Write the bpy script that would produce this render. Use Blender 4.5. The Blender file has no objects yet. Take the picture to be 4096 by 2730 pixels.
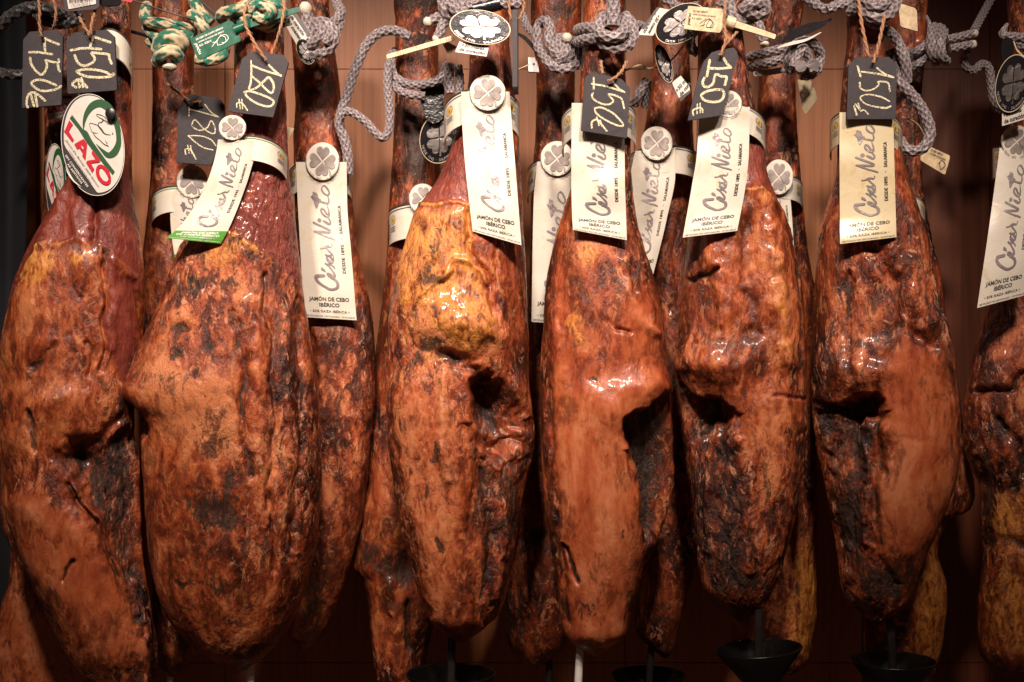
import bpy, math, random
import numpy as np
random.seed(7)
scene = bpy.context.scene
COL = scene.collection
# ---------------------------------------------------------------- camera
DC = 1.77                       # camera distance to the front row
S = 1.276 / 4096.0              # metres per photo pixel at the front row
cam_d = bpy.data.cameras.new('camera'); cam = bpy.data.objects.new('camera', cam_d); COL.objects.link(cam)
cam.location = (0, -DC, 0); cam.rotation_euler = (math.radians(90), 0, 0)
cam_d.sensor_width = 36; cam_d.lens = 36 * DC / 1.276; cam_d.clip_end = 50; cam_d.clip_start = .05
cam_d.dof.use_dof = True; cam_d.dof.focus_distance = DC - .05; cam_d.dof.aperture_fstop = 7.0
scene.camera = cam
# ---------------------------------------------------------------- world, lamps, exposure
w = bpy.data.worlds.new("World"); scene.world = w; w.use_nodes = True
bg = w.node_tree.nodes['Background']; bg.inputs[0].default_value = (1.0, .50, .32, 1); bg.inputs[1].default_value = .04
def spot(x, y, z, tx, ty, tz, power, size, blend=.6, rad=.03, col=(1, .825, .70)):
    l = bpy.data.lights.new('spot_lamp', 'SPOT'); l.energy = power; l.spot_size = math.radians(size); l.spot_blend = blend
    l.shadow_soft_size = rad; l.color = col
    o = bpy.data.objects.new('spot_lamp', l); COL.objects.link(o); o.location = (x, y, z)
    d = np.array([tx - x, ty - y, tz - z]); d = d / np.linalg.norm(d)
    from mathutils import Vector
    o.rotation_euler = Vector(d).to_track_quat('-Z', 'Y').to_euler()
    return o
spot(-.50, -1.0, 1.0, -.44, 0, .17, 112, 50, 1, .06)
spot(-.14, -1.0, 1.0, -.12, 0, .17, 116, 50, 1, .06)
spot(.22, -1.0, 1.0, .20, 0, .18, 104, 48, 1, .06)
spot(.58, -1.0, 1.0, .50, 0, .21, 60, 39, 1, .06)
scene.view_settings.view_transform = 'Standard'; scene.view_settings.look = 'None'
scene.view_settings.exposure = -.26; scene.view_settings.gamma = 1; scene.view_settings.use_curve_mapping = False
scene.render.engine = 'CYCLES'; scene.cycles.use_denoising = True
scene.cycles.max_bounces = 6; scene.cycles.diffuse_bounces = 2; scene.cycles.glossy_bounces = 3
scene.cycles.transparent_max_bounces = 12; scene.cycles.caustics_reflective = False; scene.cycles.caustics_refractive = False

# ---------------------------------------------------------------- coordinates
KD = 4096 / 2353.0              # overview pixel -> photo pixel
def P(u, v, y):                 # photo pixel at depth y -> world point
    f = (DC + y) / DC
    u = np.asarray(u, float); v = np.asarray(v, float)
    return np.stack(np.broadcast_arrays((u - 2048) * S * f, y + 0 * u, (1365 - v) * S * f), -1)
def crop(x0, y0, k):            # pixels read in an enlarged crop -> photo pixels
    return lambda pts: [(x0 + p[0] * k, y0 + p[1] * k) + tuple(p[2:]) for p in pts]

# ---------------------------------------------------------------- mesh helpers
def cent(v): return (v.min(0) + v.max(0)) / 2
def mk(name, V, F, mat, parent=None, smooth=True, attrs=None, uv=None, origin=None, label=None, cat=None, group=None, kind=None):
    V = np.asarray(V, float)
    if parent is not None: org = np.array(parent['_o'])
    else: org = cent(V) if origin is None else np.asarray(origin, float)
    me = bpy.data.meshes.new(name)
    if isinstance(F, np.ndarray) and F.ndim == 2:
        n = F.shape[1]; me.vertices.add(len(V)); me.vertices.foreach_set('co', (V - org).ravel())
        me.loops.add(F.size); me.loops.foreach_set('vertex_index', F.ravel().astype(np.int32))
        me.polygons.add(len(F)); me.polygons.foreach_set('loop_start', np.arange(0, F.size, n, dtype=np.int32))
        me.polygons.foreach_set('loop_total', np.full(len(F), n, np.int32)); me.update(calc_edges=True); me.validate()
    else:
        me.from_pydata((V - org).tolist(), [], [tuple(int(i) for i in f) for f in F]); me.update()
    if smooth: me.polygons.foreach_set('use_smooth', np.ones(len(me.polygons), bool))
    if smooth and not (isinstance(F, np.ndarray)): me.set_sharp_from_angle(angle=.75)
    for k, a in (attrs or {}).items():
        at = me.attributes.new(k, 'FLOAT_COLOR', 'POINT'); at.data.foreach_set('color', np.asarray(a, float).ravel())
    if isinstance(mat, (list, tuple)):
        for m in mat: me.materials.append(m)
    elif mat: me.materials.append(mat)
    o = bpy.data.objects.new(name, me); COL.objects.link(o)
    if parent is not None: o.parent = parent
    else: o.location = org
    if label: o['label'] = label
    if cat: o['category'] = cat
    if group: o['group'] = group
    if kind: o['kind'] = kind
    return o
def thing(name, loc, label, cat, group=None):
    o = bpy.data.objects.new(name, None); COL.objects.link(o); o.empty_display_size = .01
    o.location = loc; o['_o'] = [float(c) for c in loc]
    o['label'] = label; o['category'] = cat
    if group: o['group'] = group
    return o
def join(parts):                # [(V, F list)] -> one V, F
    Vs, Fs, n = [], [], 0
    for V, F in parts:
        V = np.asarray(V, float); Vs.append(V)
        Fs += [tuple(int(i) + n for i in f) for f in F]; n += len(V)
    return np.concatenate(Vs), Fs
def grid_faces(m, n, wrap=False):
    i = np.arange(m - 1)[:, None]; j = np.arange(n if wrap else n - 1)[None, :]; j2 = (j + 1) % n
    return np.stack([i * n + j, i * n + j2, (i + 1) * n + j2, (i + 1) * n + j], -1).reshape(-1, 4)
def pchip(x, y, xq):
    x = np.asarray(x, float); y = np.asarray(y, float); h = np.diff(x); d = np.diff(y) / h
    m = np.zeros(len(x)); m[0], m[-1] = d[0], d[-1]
    for i in range(1, len(x) - 1):
        if d[i - 1] * d[i] > 0:
            w1, w2 = 2 * h[i] + h[i - 1], h[i] + 2 * h[i - 1]; m[i] = (w1 + w2) / (w1 / d[i - 1] + w2 / d[i])
    i = np.clip(np.searchsorted(x, xq) - 1, 0, len(x) - 2); t = (xq - x[i]) / h[i]
    t2, t3 = t * t, t * t * t
    return (2*t3 - 3*t2 + 1) * y[i] + (t3 - 2*t2 + t) * h[i] * m[i] + (-2*t3 + 3*t2) * y[i + 1] + (t3 - t2) * h[i] * m[i + 1]
def spline(pts, step, closed=False):      # Catmull-Rom resampled at about `step`
    p = np.asarray(pts, float); n = len(p)
    if closed: q = np.vstack([p[-1:], p, p[:2]])
    else: q = np.vstack([2 * p[0] - p[1], p, 2 * p[-1] - p[-2]])
    out = []
    for i in range(1, len(q) - 2):
        a, b, c, d = q[i - 1:i + 3]
        k = max(2, int(np.linalg.norm((c - b)[:3]) / step))
        t = (np.arange(k) / k)[:, None]
        out.append(.5 * ((2*b) + (-a + c)*t + (2*a - 5*b + 4*c - d)*t*t + (-a + 3*b - 3*c + d)*t**3))
    r = np.vstack(out)
    return r if closed else np.vstack([r, p[-1:]])
_T = np.random.RandomState(3).rand(64, 64, 64)
def vnoise(p):
    i = np.floor(p).astype(int); f = p - i; f = f * f * (3 - 2 * f); i &= 63; j = (i + 1) & 63
    x0, y0, z0 = i[..., 0], i[..., 1], i[..., 2]; x1, y1, z1 = j[..., 0], j[..., 1], j[..., 2]; fx, fy, fz = f[..., 0], f[..., 1], f[..., 2]
    a = _T[x0, y0, z0] * (1 - fx) + _T[x1, y0, z0] * fx; b = _T[x0, y1, z0] * (1 - fx) + _T[x1, y1, z0] * fx
    c = _T[x0, y0, z1] * (1 - fx) + _T[x1, y0, z1] * fx; d = _T[x0, y1, z1] * (1 - fx) + _T[x1, y1, z1] * fx
    return (a * (1 - fy) + b * fy) * (1 - fz) + (c * (1 - fy) + d * fy) * fz
def fbm(p, o=4, g=.5):
    s = 0; a = 1; t = 0
    for k in range(o): s = s + a * vnoise(p * (2.03 ** k) + 17.3 * k); t += a; a *= g
    return s / t
def sstep(a, b, x): t = np.clip((x - a) / (b - a), 0, 1); return t * t * (3 - 2 * t)

# ---------------------------------------------------------------- materials
def new_mat(name):
    m = bpy.data.materials.new(name); m.use_nodes = True; nt = m.node_tree
    return m, nt, nt.nodes['Principled BSDF']
class N:                        # tiny node helper
    def __init__(s, nt): s.nt = nt
    def n(s, t, **kw):
        x = s.nt.nodes.new(t)
        for k, v in kw.items():
            if k.startswith('_'): setattr(x, k[1:], v)
        return x
    def link(s, a, b): s.nt.links.new(a, b)
    def inp(s, node, i, v):
        if hasattr(v, 'is_linked') or hasattr(v, 'links'): s.link(v, node.inputs[i])
        elif v is not None: node.inputs[i].default_value = v
    def math(s, op, a, b=0.0, c=None, clamp=False):
        x = s.nt.nodes.new('ShaderNodeMath'); x.operation = op; x.use_clamp = clamp
        s.inp(x, 0, a); s.inp(x, 1, b)
        if c is not None: s.inp(x, 2, c)
        return x.outputs[0]
    def noise(s, vec, scale, detail=3, rough=.55, dist=0, w=None):
        x = s.nt.nodes.new('ShaderNodeTexNoise'); x.noise_dimensions = '4D' if w is not None else '3D'
        s.inp(x, 'Vector', vec); s.inp(x, 'Scale', scale); s.inp(x, 'Detail', detail); s.inp(x, 'Roughness', rough); s.inp(x, 'Distortion', dist)
        if w is not None: s.inp(x, 'W', w)
        return x.outputs[0]
    def ramp(s, f, stops):
        x = s.nt.nodes.new('ShaderNodeValToRGB'); r = x.color_ramp
        while len(r.elements) < len(stops): r.elements.new(.5)
        for e, (p, c) in zip(r.elements, stops): e.position = p; e.color = tuple(c) + (1,) if len(c) == 3 else c
        s.inp(x, 0, f); return x.outputs[0]
    def mix(s, f, a, b):
        x = s.nt.nodes.new('ShaderNodeMix'); x.data_type = 'RGBA'
        s.inp(x, 0, f); s.inp(x, 6, (tuple(a) + (1,)) if isinstance(a, tuple) and len(a) == 3 else a); s.inp(x, 7, (tuple(b) + (1,)) if isinstance(b, tuple) and len(b) == 3 else b)
        return x.outputs[2]
    def step(s, f, a, b):
        x = s.nt.nodes.new('ShaderNodeMapRange'); x.interpolation_type = 'SMOOTHSTEP'
        s.inp(x, 0, f); s.inp(x, 1, a); s.inp(x, 2, b); return x.outputs[0]
    def mapping(s, vec, scale, rot=(0, 0, 0)):
        x = s.nt.nodes.new('ShaderNodeMapping'); s.inp(x, 0, vec); x.inputs['Scale'].default_value = scale; x.inputs['Rotation'].default_value = rot
        return x.outputs[0]
    def bump(s, h, strength, dist, normal=None):
        x = s.nt.nodes.new('ShaderNodeBump'); s.inp(x, 'Height', h); s.inp(x, 'Strength', strength); x.inputs['Distance'].default_value = dist
        if normal is not None: s.link(normal, x.inputs['Normal'])
        return x.outputs[0]
def simple(name, col, rough=.5, metal=0.0, spec=.5, coat=0.0, bump=None, var=0.0, vscale=60, sheen=0):
    m, nt, b = new_mat(name); h = N(nt)
    b.inputs['Base Color'].default_value = tuple(col) + (1,); b.inputs['Roughness'].default_value = rough; b.inputs['Metallic'].default_value = metal
    b.inputs['Specular IOR Level'].default_value = spec; b.inputs['Coat Weight'].default_value = coat; b.inputs['Coat Roughness'].default_value = .15
    tc = nt.nodes.new('ShaderNodeTexCoord').outputs['Object']
    if var:
        n = h.noise(tc, vscale, 5, .6, .4); lo = tuple(c * (1 - var) for c in col); hi = tuple(min(1, c * (1 + var * .6)) for c in col)
        h.link(h.ramp(n, [(.32, lo), (.68, hi)]), b.inputs['Base Color'])
        h.link(h.math('MULTIPLY_ADD', n, .25, rough - .12, clamp=True), b.inputs['Roughness'])
    if bump:
        sc, st, ds = bump; h.link(h.bump(h.noise(tc, sc, 4, .6), st, ds), b.inputs['Normal'])
    return m

def ham_material():
    m, nt, b = new_mat('cured_rind'); h = N(nt)
    tc = nt.nodes.new('ShaderNodeTexCoord').outputs['Object']
    rnd = h.math('MULTIPLY', nt.nodes.new('ShaderNodeObjectInfo').outputs['Random'], 40)
    A = nt.nodes.new('ShaderNodeAttribute'); A.attribute_name = 'mA'; sep = nt.nodes.new('ShaderNodeSeparateColor'); h.link(A.outputs['Color'], sep.inputs[0])
    Dk, Ye, Sm, Re = sep.outputs[0], sep.outputs[1], sep.outputs[2], A.outputs['Alpha']
    Bn = nt.nodes.new('ShaderNodeAttribute'); Bn.attribute_name = 'mB'; sp2 = nt.nodes.new('ShaderNodeSeparateColor'); h.link(Bn.outputs['Color'], sp2.inputs[0])
    Tn, Wr, Cv = sp2.outputs[0], sp2.outputs[1], sp2.outputs[2]
    v1 = h.mapping(tc, (1, 1, .55)); v2 = h.mapping(tc, (1, 1, .35), (0, .25, 0))
    n1 = h.noise(v1, 26, 9, .66, .9, w=rnd)                 # broad blotches
    n2 = h.noise(v1, 85, 6, .62, 1.2, w=rnd)                # patch edges
    n3 = h.noise(v2, 170, 5, .65, .6, w=rnd)                # streaks
    n4 = h.noise(tc, 420, 3, .6, 0, w=rnd)                  # pores
    n5 = h.noise(v1, 55, 5, .7, 2.0, w=h.math('ADD', rnd, 9.0))
    f = h.math('MULTIPLY_ADD', n1, 2.7, -.90)
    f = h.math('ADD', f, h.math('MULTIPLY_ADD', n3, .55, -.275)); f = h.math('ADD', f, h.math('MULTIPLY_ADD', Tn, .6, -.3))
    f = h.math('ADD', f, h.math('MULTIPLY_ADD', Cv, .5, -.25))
    base = h.ramp(f, [(.12, (.016, .005, .003)), (.27, (.075, .015, .006)), (.42, (.20, .036, .011)), (.56, (.35, .075, .021)), (.70, (.52, .145, .045)), (.9, (.68, .26, .095))])
    n0 = h.noise(v1, 11, 3, .5, .6, w=h.math('ADD', rnd, 33.0)); calm = h.step(n0, .42, .58); busy = h.math('MULTIPLY_ADD', calm, -.34, 1.0)
    isl = h.math('MULTIPLY', h.step(n5, .53, .58), busy)
    base = h.mix(h.math('MULTIPLY', h.math('MULTIPLY', isl, h.step(n2, .36, .54)), .82), base, h.ramp(n0, [(.40, (.74, .34, .17)), (.52, (.68, .26, .10)), (.62, (.66, .31, .075))]))
    n6 = h.noise(v1, 42, 8, .72, 1.4, w=h.math('ADD', rnd, 21.0)); dki = h.math('MULTIPLY', h.step(n6, .50, .57), busy)
    base = h.mix(h.math('MULTIPLY', dki, .80), base, h.ramp(n3, [(.35, (.016, .006, .004)), (.6, (.085, .024, .010))]))
    base = h.mix(h.math('MULTIPLY', calm, .28), base, h.ramp(n1, [(.35, (.22, .044, .014)), (.5, (.33, .075, .024)), (.66, (.46, .135, .045))]))
    # red cured meat
    redc = h.ramp(h.math('MULTIPLY_ADD', n3, .5, h.math('MULTIPLY', n1, .5)), [(.3, (.06, .012, .009)), (.48, (.21, .040, .024)), (.62, (.36, .095, .055)), (.75, (.42, .15, .095))])
    fr = h.step(h.math('ADD', Re, h.math('MULTIPLY_ADD', n2, .5, -.25)), .40, .58); c = h.mix(fr, base, redc)
    # yellow fat
    yel = h.ramp(h.math('MULTIPLY_ADD', n2, .6, h.math('MULTIPLY', n3, .4)), [(.38, (.09, .024, .008)), (.46, (.40, .125, .024)), (.54, (.70, .30, .06))])
    fy = h.step(h.math('ADD', Ye, h.math('MULTIPLY_ADD', n5, 1.8, -.9)), .32, .62); c = h.mix(fy, c, yel)
    # smooth waxy fat
    nw = h.noise(h.mapping(tc, (1, 1, .4)), 24, 6, .6, .8, w=h.math('ADD', rnd, 3.0))
    wf = h.math('ADD', h.math('MULTIPLY', nw, .65), h.math('ADD', h.math('MULTIPLY', n3, .15), h.math('MULTIPLY', n5, .2))); wf = h.math('ADD', wf, h.math('MULTIPLY_ADD', Tn, .30, -.15))
    wax = h.ramp(wf, [(.34, (.17, .026, .011)), (.44, (.34, .066, .022)), (.53, (.50, .130, .042)), (.64, (.66, .25, .105))])
    fs = h.step(h.math('ADD', Sm, h.math('MULTIPLY_ADD', n5, 1.7, -.85)), .25, .75); wk = h.math('MULTIPLY', fs, h.math('MULTIPLY_ADD', h.step(f, .30, .55), .55, .38)); c = h.mix(wk, c, wax)
    # mould and dry dark crust, plus shade painted into hollows, sides and shanks
    mould = h.ramp(n3, [(.35, (.007, .004, .003)), (.55, (.028, .014, .007)), (.72, (.10, .052, .024))])
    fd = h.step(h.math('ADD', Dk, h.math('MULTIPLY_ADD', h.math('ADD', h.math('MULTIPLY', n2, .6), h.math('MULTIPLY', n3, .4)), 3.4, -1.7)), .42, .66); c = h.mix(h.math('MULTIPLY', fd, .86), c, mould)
    sp = h.step(h.noise(v1, 230, 2, .5, .3, w=rnd),   .655, .71); sp = h.math('MULTIPLY', sp, h.math('MULTIPLY', h.step(n5, .38, .54), h.math('MULTIPLY_ADD', fs, -.7, 1.0))); c = h.mix(h.math('MULTIPLY', sp, .75), c, (.02, .010, .007))
    mx = nt.nodes.new('ShaderNodeMix'); mx.data_type = 'RGBA'; mx.blend_type = 'MULTIPLY'; mx.inputs[0].default_value = 1; h.link(c, mx.inputs[6]); mx.inputs[7].default_value = (.84, .75, .78, 1)
    h.link(mx.outputs[2], b.inputs['Base Color'])
    rg = h.math('ADD', h.math('MULTIPLY_ADD', n2, .36, .12), h.math('MULTIPLY_ADD', n1, .36, -.08)); rg = h.math('ADD', rg, h.math('MULTIPLY', fd, .15), clamp=True); h.link(rg, b.inputs['Roughness'])
    b.inputs['Specular IOR Level'].default_value = .42
    b.inputs['Coat Weight'].default_value = .30; b.inputs['Coat Roughness'].default_value = .13
    b.inputs['Subsurface Weight'].default_value = 0.0
    hb = h.math('ADD', h.math('MULTIPLY', n3, 1.0), h.math('MULTIPLY', n4, .35))
    hb = h.math('ADD', hb, h.math('MULTIPLY', nw, 1.6)); hb = h.math('ADD', hb, h.math('MULTIPLY', h.math('ABSOLUTE', h.math('SUBTRACT', n2, .5)), 1.8)); hb = h.math('ADD', hb, h.math('MULTIPLY', h.math('SUBTRACT', isl, dki), .10))
    st = h.math('MULTIPLY', h.math('MULTIPLY', h.math('MULTIPLY_ADD', fs, -.62, 1.0), h.math('MULTIPLY_ADD', calm, -.45, 1.0)), h.math('MULTIPLY_ADD', Wr, .7, .45), clamp=True)
    h.link(h.bump(hb, st, .0036), b.inputs['Normal'])
    return m
M = {}
M['ham'] = ham_material()
# ---------------------------------------------------------------- the wall
def wood(name, cols, sc=1.0):
    m, nt, b = new_mat(name); h = N(nt); tc = nt.nodes.new('ShaderNodeTexCoord').outputs['Object']
    g = h.noise(h.mapping(tc, (1, 1, .03)), 120 * sc, 6, .6, .3); g2 = h.noise(h.mapping(tc, (1, 1, .06)), 26 * sc, 4, .5, 1.0); g3 = h.noise(h.mapping(tc, (1, 1, .012)), 420 * sc, 3, .6)
    f = h.math('ADD', h.math('MULTIPLY', g, .45), h.math('ADD', h.math('MULTIPLY', g2, .22), h.math('MULTIPLY', g3, .33)))
    h.link(h.ramp(f, cols), b.inputs['Base Color']); h.link(h.bump(g3, .35, .0008), b.inputs['Normal']); b.inputs['Roughness'].default_value = .5
    return m
M['wood'] = wood('wall_boards', [(.36, (.25, .078, .024)), (.52, (.37, .130, .044)), (.68, (.47, .185, .070))])
YW = .36
def box(x0, x1, y0, y1, z0, z1, bev=0.0):
    v = [(x, y, z) for x in (x0, x1) for y in (y0, y1) for z in (z0, z1)]
    return np.array(v, float), [(0, 1, 3, 2), (4, 6, 7, 5), (0, 4, 5, 1), (2, 3, 7, 6), (0, 2, 6, 4), (1, 5, 7, 3)]
fW = (DC + YW) / DC
zs = [(1365 - v) * S * fW for v in (-1900, 277, 2652, 5000)]
us = [-700, 900, 1583, 2500, 3450, 3960, 4900]
xs = [(u - 2048) * S * fW for u in us]
wallparts = []
for i in range(3):
    for j in range(len(xs) - 1):
        g = .0006; dy = random.uniform(0, .0012)
        wallparts.append(box(xs[j] + g, xs[j + 1] - g, YW + dy, YW + .02, zs[i + 1] + g, zs[i] - g))
M['wood_shade'] = wood('shaded_wall_boards', [(.36, (.09, .022, .009)), (.52, (.145, .038, .015)), (.68, (.21, .065, .028))])  # same boards on the right, weaker light painted into their colour
V, F = join(wallparts); wl = mk('wall', V, F, [M['wood'], M['wood_shade']], smooth=False, label='warm brown wooden board wall behind the hanging hams', cat='wall', kind='structure')
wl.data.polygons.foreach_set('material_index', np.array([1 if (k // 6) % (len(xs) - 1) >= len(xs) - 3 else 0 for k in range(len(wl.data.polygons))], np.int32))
M['gap'] = simple('board_gap', (.03, .012, .007), .8)
V, F = box(xs[0], xs[-1], YW + .021, YW + .04, zs[-1], zs[0]); mk('wall_backing', V, F, M['gap'], smooth=False, kind='structure', label='dark backing showing in the seams of the board wall', cat='wall')

# ---------------------------------------------------------------- hams
def seg_dist(U, W, pts):
    d = np.full(U.shape, 1e9)
    for (x0, y0), (x1, y1) in zip(pts[:-1], pts[1:]):
        dx, dy = x1 - x0, y1 - y0; t = np.clip(((U - x0) * dx + (W - y0) * dy) / (dx * dx + dy * dy + 1e-9), 0, 1)
        d = np.minimum(d, np.hypot(U - x0 - t * dx, W - y0 - t * dy))
    return d
def in_poly(U, W, pts):
    ins = np.zeros(U.shape, bool)
    for (x0, y0), (x1, y1) in zip(pts, pts[1:] + pts[:1]):
        c = ((y0 > W) != (y1 > W)); x = (x1 - x0) * (W - y0) / ((y1 - y0) if y1 != y0 else 1e-9) + x0; ins ^= (c & (U < x))
    return ins
def ham(name, rows, y0, feats, label, group=None, seed=1, front=230, nrow=560, lump=2.4, wr=1.0, tone=.5, lean=0.0, fwd=1.0, yel=0.0, red=0.0, dark=0.0):
    rows = sorted(rows); v = np.array([r[0] for r in rows], float); L = np.array([r[1] for r in rows], float); R = np.array([r[2] for r in rows], float)
    rad = (v[-1] - v[0])
    t = np.linspace(0, 1, nrow); vq = v[0] + rad * (1 - (1 - t) ** 1.25) if True else 0
    l = pchip(v, L, vq); r = pchip(v, R, vq)
    # round the bottom end
    e = np.clip((v[-1] - vq) / 62.0, 0, 1); cap_ = np.maximum(np.sqrt(np.clip(1 - (1 - e) ** 2, 0, 1)), .01) ** .75; c0 = (l + r) / 2; hw0 = np.maximum((r - l) / 2, 26); hw = np.maximum((r - l) / 2, 14) * cap_
    back = 46; a = np.concatenate([np.linspace(0, math.pi, front), math.pi + np.linspace(0, math.pi, back + 2)[1:-1]]); n = len(a)
    ratio = .95 - .24 * sstep(90, 330, 2 * hw0)
    hd = hw0 * KD * S * (DC + y0) / DC * ratio * fwd; k = np.ones(41) / 41; hd = np.convolve(np.pad(hd, 20, 'edge'), k, 'valid') * cap_
    ca, sa = np.cos(a), np.sin(a); pw = .95
    U = c0[:, None] - hw[:, None] * (np.sign(ca) * np.abs(ca) ** pw)[None]; W = np.repeat(vq[:, None], n, 1)
    # per row lean of the section makes the surface less symmetric
    Y = y0 + lean * (vq - 500)[:, None] / 1000.0 - hd[:, None] * np.where(sa > 0, np.abs(sa) ** .98, -.8 * np.abs(sa))[None]
    f0 = (DC + y0) / DC
    X = (U * KD - 2048) * S * f0; Z = (1365 - W * KD) * S * f0
    Pn = np.stack([X, Y, Z], -1)
    gu = np.roll(Pn, -1, 1) - np.roll(Pn, 1, 1); gv = np.gradient(Pn, axis=0); nr = np.cross(gu, gv)
    nr /= np.linalg.norm(nr, axis=-1, keepdims=True) + 1e-12
    ctr = np.stack([X.mean(1), Y.mean(1) * 0 + y0, Z.mean(1)], -1)[:, None, :]
    if ((Pn - ctr) * nr).sum() < 0: nr = -nr
    D = np.zeros(U.shape); ch = {c: np.zeros(U.shape) for c in 'DYSRTW'}
    fr = sstep(-.15, .25, sa)[None] * np.ones_like(U)
    edge = sstep(0, .35, sa)[None] * np.ones_like(U)
    o = np.array([seed * 3.1, seed * 1.7, seed * 2.3])
    wob = (fbm(Pn * 38 + o, 3) - .5); wob2 = (fbm(Pn * 38 + o + 9, 3) - .5)
    kn = fbm(Pn * 55 + o + 31, 2)
    Uw, Ww = U + wob * 34, W + wob2 * 34
    for ft in feats:
        kd, geo, wd, mm, c = ft
        if kd == 'b':
            u1, v1, ru, rv = geo[:4]; an = math.radians(geo[4] if len(geo) > 4 else 0)
            dx, dy = Uw - u1, Ww - v1; x = dx * math.cos(an) + dy * math.sin(an); y = -dx * math.sin(an) + dy * math.cos(an)
            m = np.exp(-((x / ru) ** 2 + (y / rv) ** 2) * 1.2); mc = m
        elif kd == 'k':
            d = seg_dist(U + wob * 26, W + wob2 * 22, geo); m = np.exp(-(d / wd) ** 2) * np.clip(.35 + 1.3 * kn, 0, 1.2); mc = m
        else:
            d = seg_dist(Uw, Ww, geo + geo[:1]); ins = in_poly(Uw, Ww, geo); sd = np.where(ins, d, -d); cvv = np.mean([q[1] for q in geo]); sd = np.where((~ins) & (Ww > cvv) & (mm < -15), sd * .35, sd); soft = 2.6 if 'S' in c else (1.9 if mm < -15 else 1.0); m = sstep(-wd * .6 * soft, wd * soft, sd); mc = sstep(-50, 60, sd) if 'S' in c else sstep(-26, 34, sd)
        D += m * fr * mm * .001
        for q, val in c.items(): ch[q] += mc * fr * val  # recessed features carry dark too: shade painted into hollows and creases
    rough = np.clip(1 - ch['S'] * .85, .1, 1) * wr * (1 + ch['W'])
    big = sstep(55, 150, 2 * hw)[:, None]
    lumps = (fbm(Pn * np.array([20, 20, 13]) + o, 4) - .5) * 2
    st = Pn * np.array([75, 75, 24]) + o * 2 + np.stack([wob, wob2, wob], -1) * 2.0
    fine = fbm(st, 4, .55); rid = 1 - np.abs(2 * fine - 1) * 2.6
    pit = fbm(Pn * np.array([240, 240, 130]) + o, 3, .6) - .5
    dis = lumps * lump * (.35 + .65 * big) + (rid - .5) * .85 * rough * (.5 + .5 * big) + pit * .7 * rough
    D += dis * .001
    Pn2 = Pn + nr * D[..., None]
    # keep the end closed
    cv = np.clip(.5 + ((rid - .5) * .28 + pit * .5) * np.clip(rough, 0, 1), 0, 1)
    side = sstep(.72, .30, sa)[None] * fr * big; ch['T'] = ch['T'] - .28 * side; ch['D'] = ch['D'] + .16 * side; ch['S'] = ch['S'] * (1 - .4 * side)  # both flanks darkened: crust, and side shade put into the tone
    ch['T'] = ch['T'] - (.24 if y0 < .1 else .38) * (1 - big); ch['D'] = ch['D'] + (.06 if y0 < .1 else .16) * (1 - big)  # shade painted into the narrow shanks, deeper on the back row
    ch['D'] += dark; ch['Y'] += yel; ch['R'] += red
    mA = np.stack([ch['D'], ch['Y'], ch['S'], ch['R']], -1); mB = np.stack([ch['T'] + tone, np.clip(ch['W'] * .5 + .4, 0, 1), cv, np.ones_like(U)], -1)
    V = Pn2.reshape(-1, 3); Fc = grid_faces(nrow, n, True)
    V = np.vstack([V, Pn2[0].mean(0), Pn2[-1].mean(0)]); a0, b0 = nrow * n, nrow * n + 1
    j = np.arange(n); j2 = (j + 1) % n
    # caps as degenerate quads are avoided: triangles go into their own list
    Fc = Fc[:, ::-1]
    cap = np.concatenate([np.stack([np.full(n, a0), j, j2], -1)[:, ::-1][:, ::-1], np.stack([np.full(n, b0), (nrow - 1) * n + j2, (nrow - 1) * n + j], -1)])
    A1 = np.vstack([mA.reshape(-1, 4), mA[0].mean(0), mA[-1].mean(0)]); B1 = np.vstack([mB.reshape(-1, 4), mB[0].mean(0), mB[-1].mean(0)])
    org = cent(V); me = bpy.data.meshes.new(name)
    me.vertices.add(len(V)); me.vertices.foreach_set('co', (V - org).ravel())
    nl = Fc.size + cap.size; me.loops.add(nl); me.loops.foreach_set('vertex_index', np.concatenate([Fc.ravel(), cap.ravel()]).astype(np.int32))
    ls = np.concatenate([np.arange(len(Fc)) * 4, Fc.size + np.arange(len(cap)) * 3]).astype(np.int32)
    me.polygons.add(len(ls)); me.polygons.foreach_set('loop_start', ls); me.polygons.foreach_set('loop_total', np.concatenate([np.full(len(Fc), 4), np.full(len(cap), 3)]).astype(np.int32))
    me.update(calc_edges=True); me.polygons.foreach_set('use_smooth', np.ones(len(ls), bool))
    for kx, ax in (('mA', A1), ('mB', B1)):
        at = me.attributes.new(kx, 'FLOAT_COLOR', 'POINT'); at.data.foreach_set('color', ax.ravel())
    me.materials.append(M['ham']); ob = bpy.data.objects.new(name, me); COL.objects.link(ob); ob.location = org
    ob['label'] = label; ob['category'] = 'ham'; ob['group'] = group
    SURFS.append((U, W, Pn2, front, y0))
    return ob
SURFS = []
FG, BGp = 'hams hanging in the front row', 'hams hanging in the back row'
B_ = lambda u, v, ru, rv, mm, an=0, **c: ('b', (u, v, ru, rv, an), 0, mm, c)
K_ = lambda pts, w, mm, **c: ('k', pts, w, mm, c)
G_ = lambda pts, w, mm, **c: ('g', pts, w, mm, c)

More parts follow.
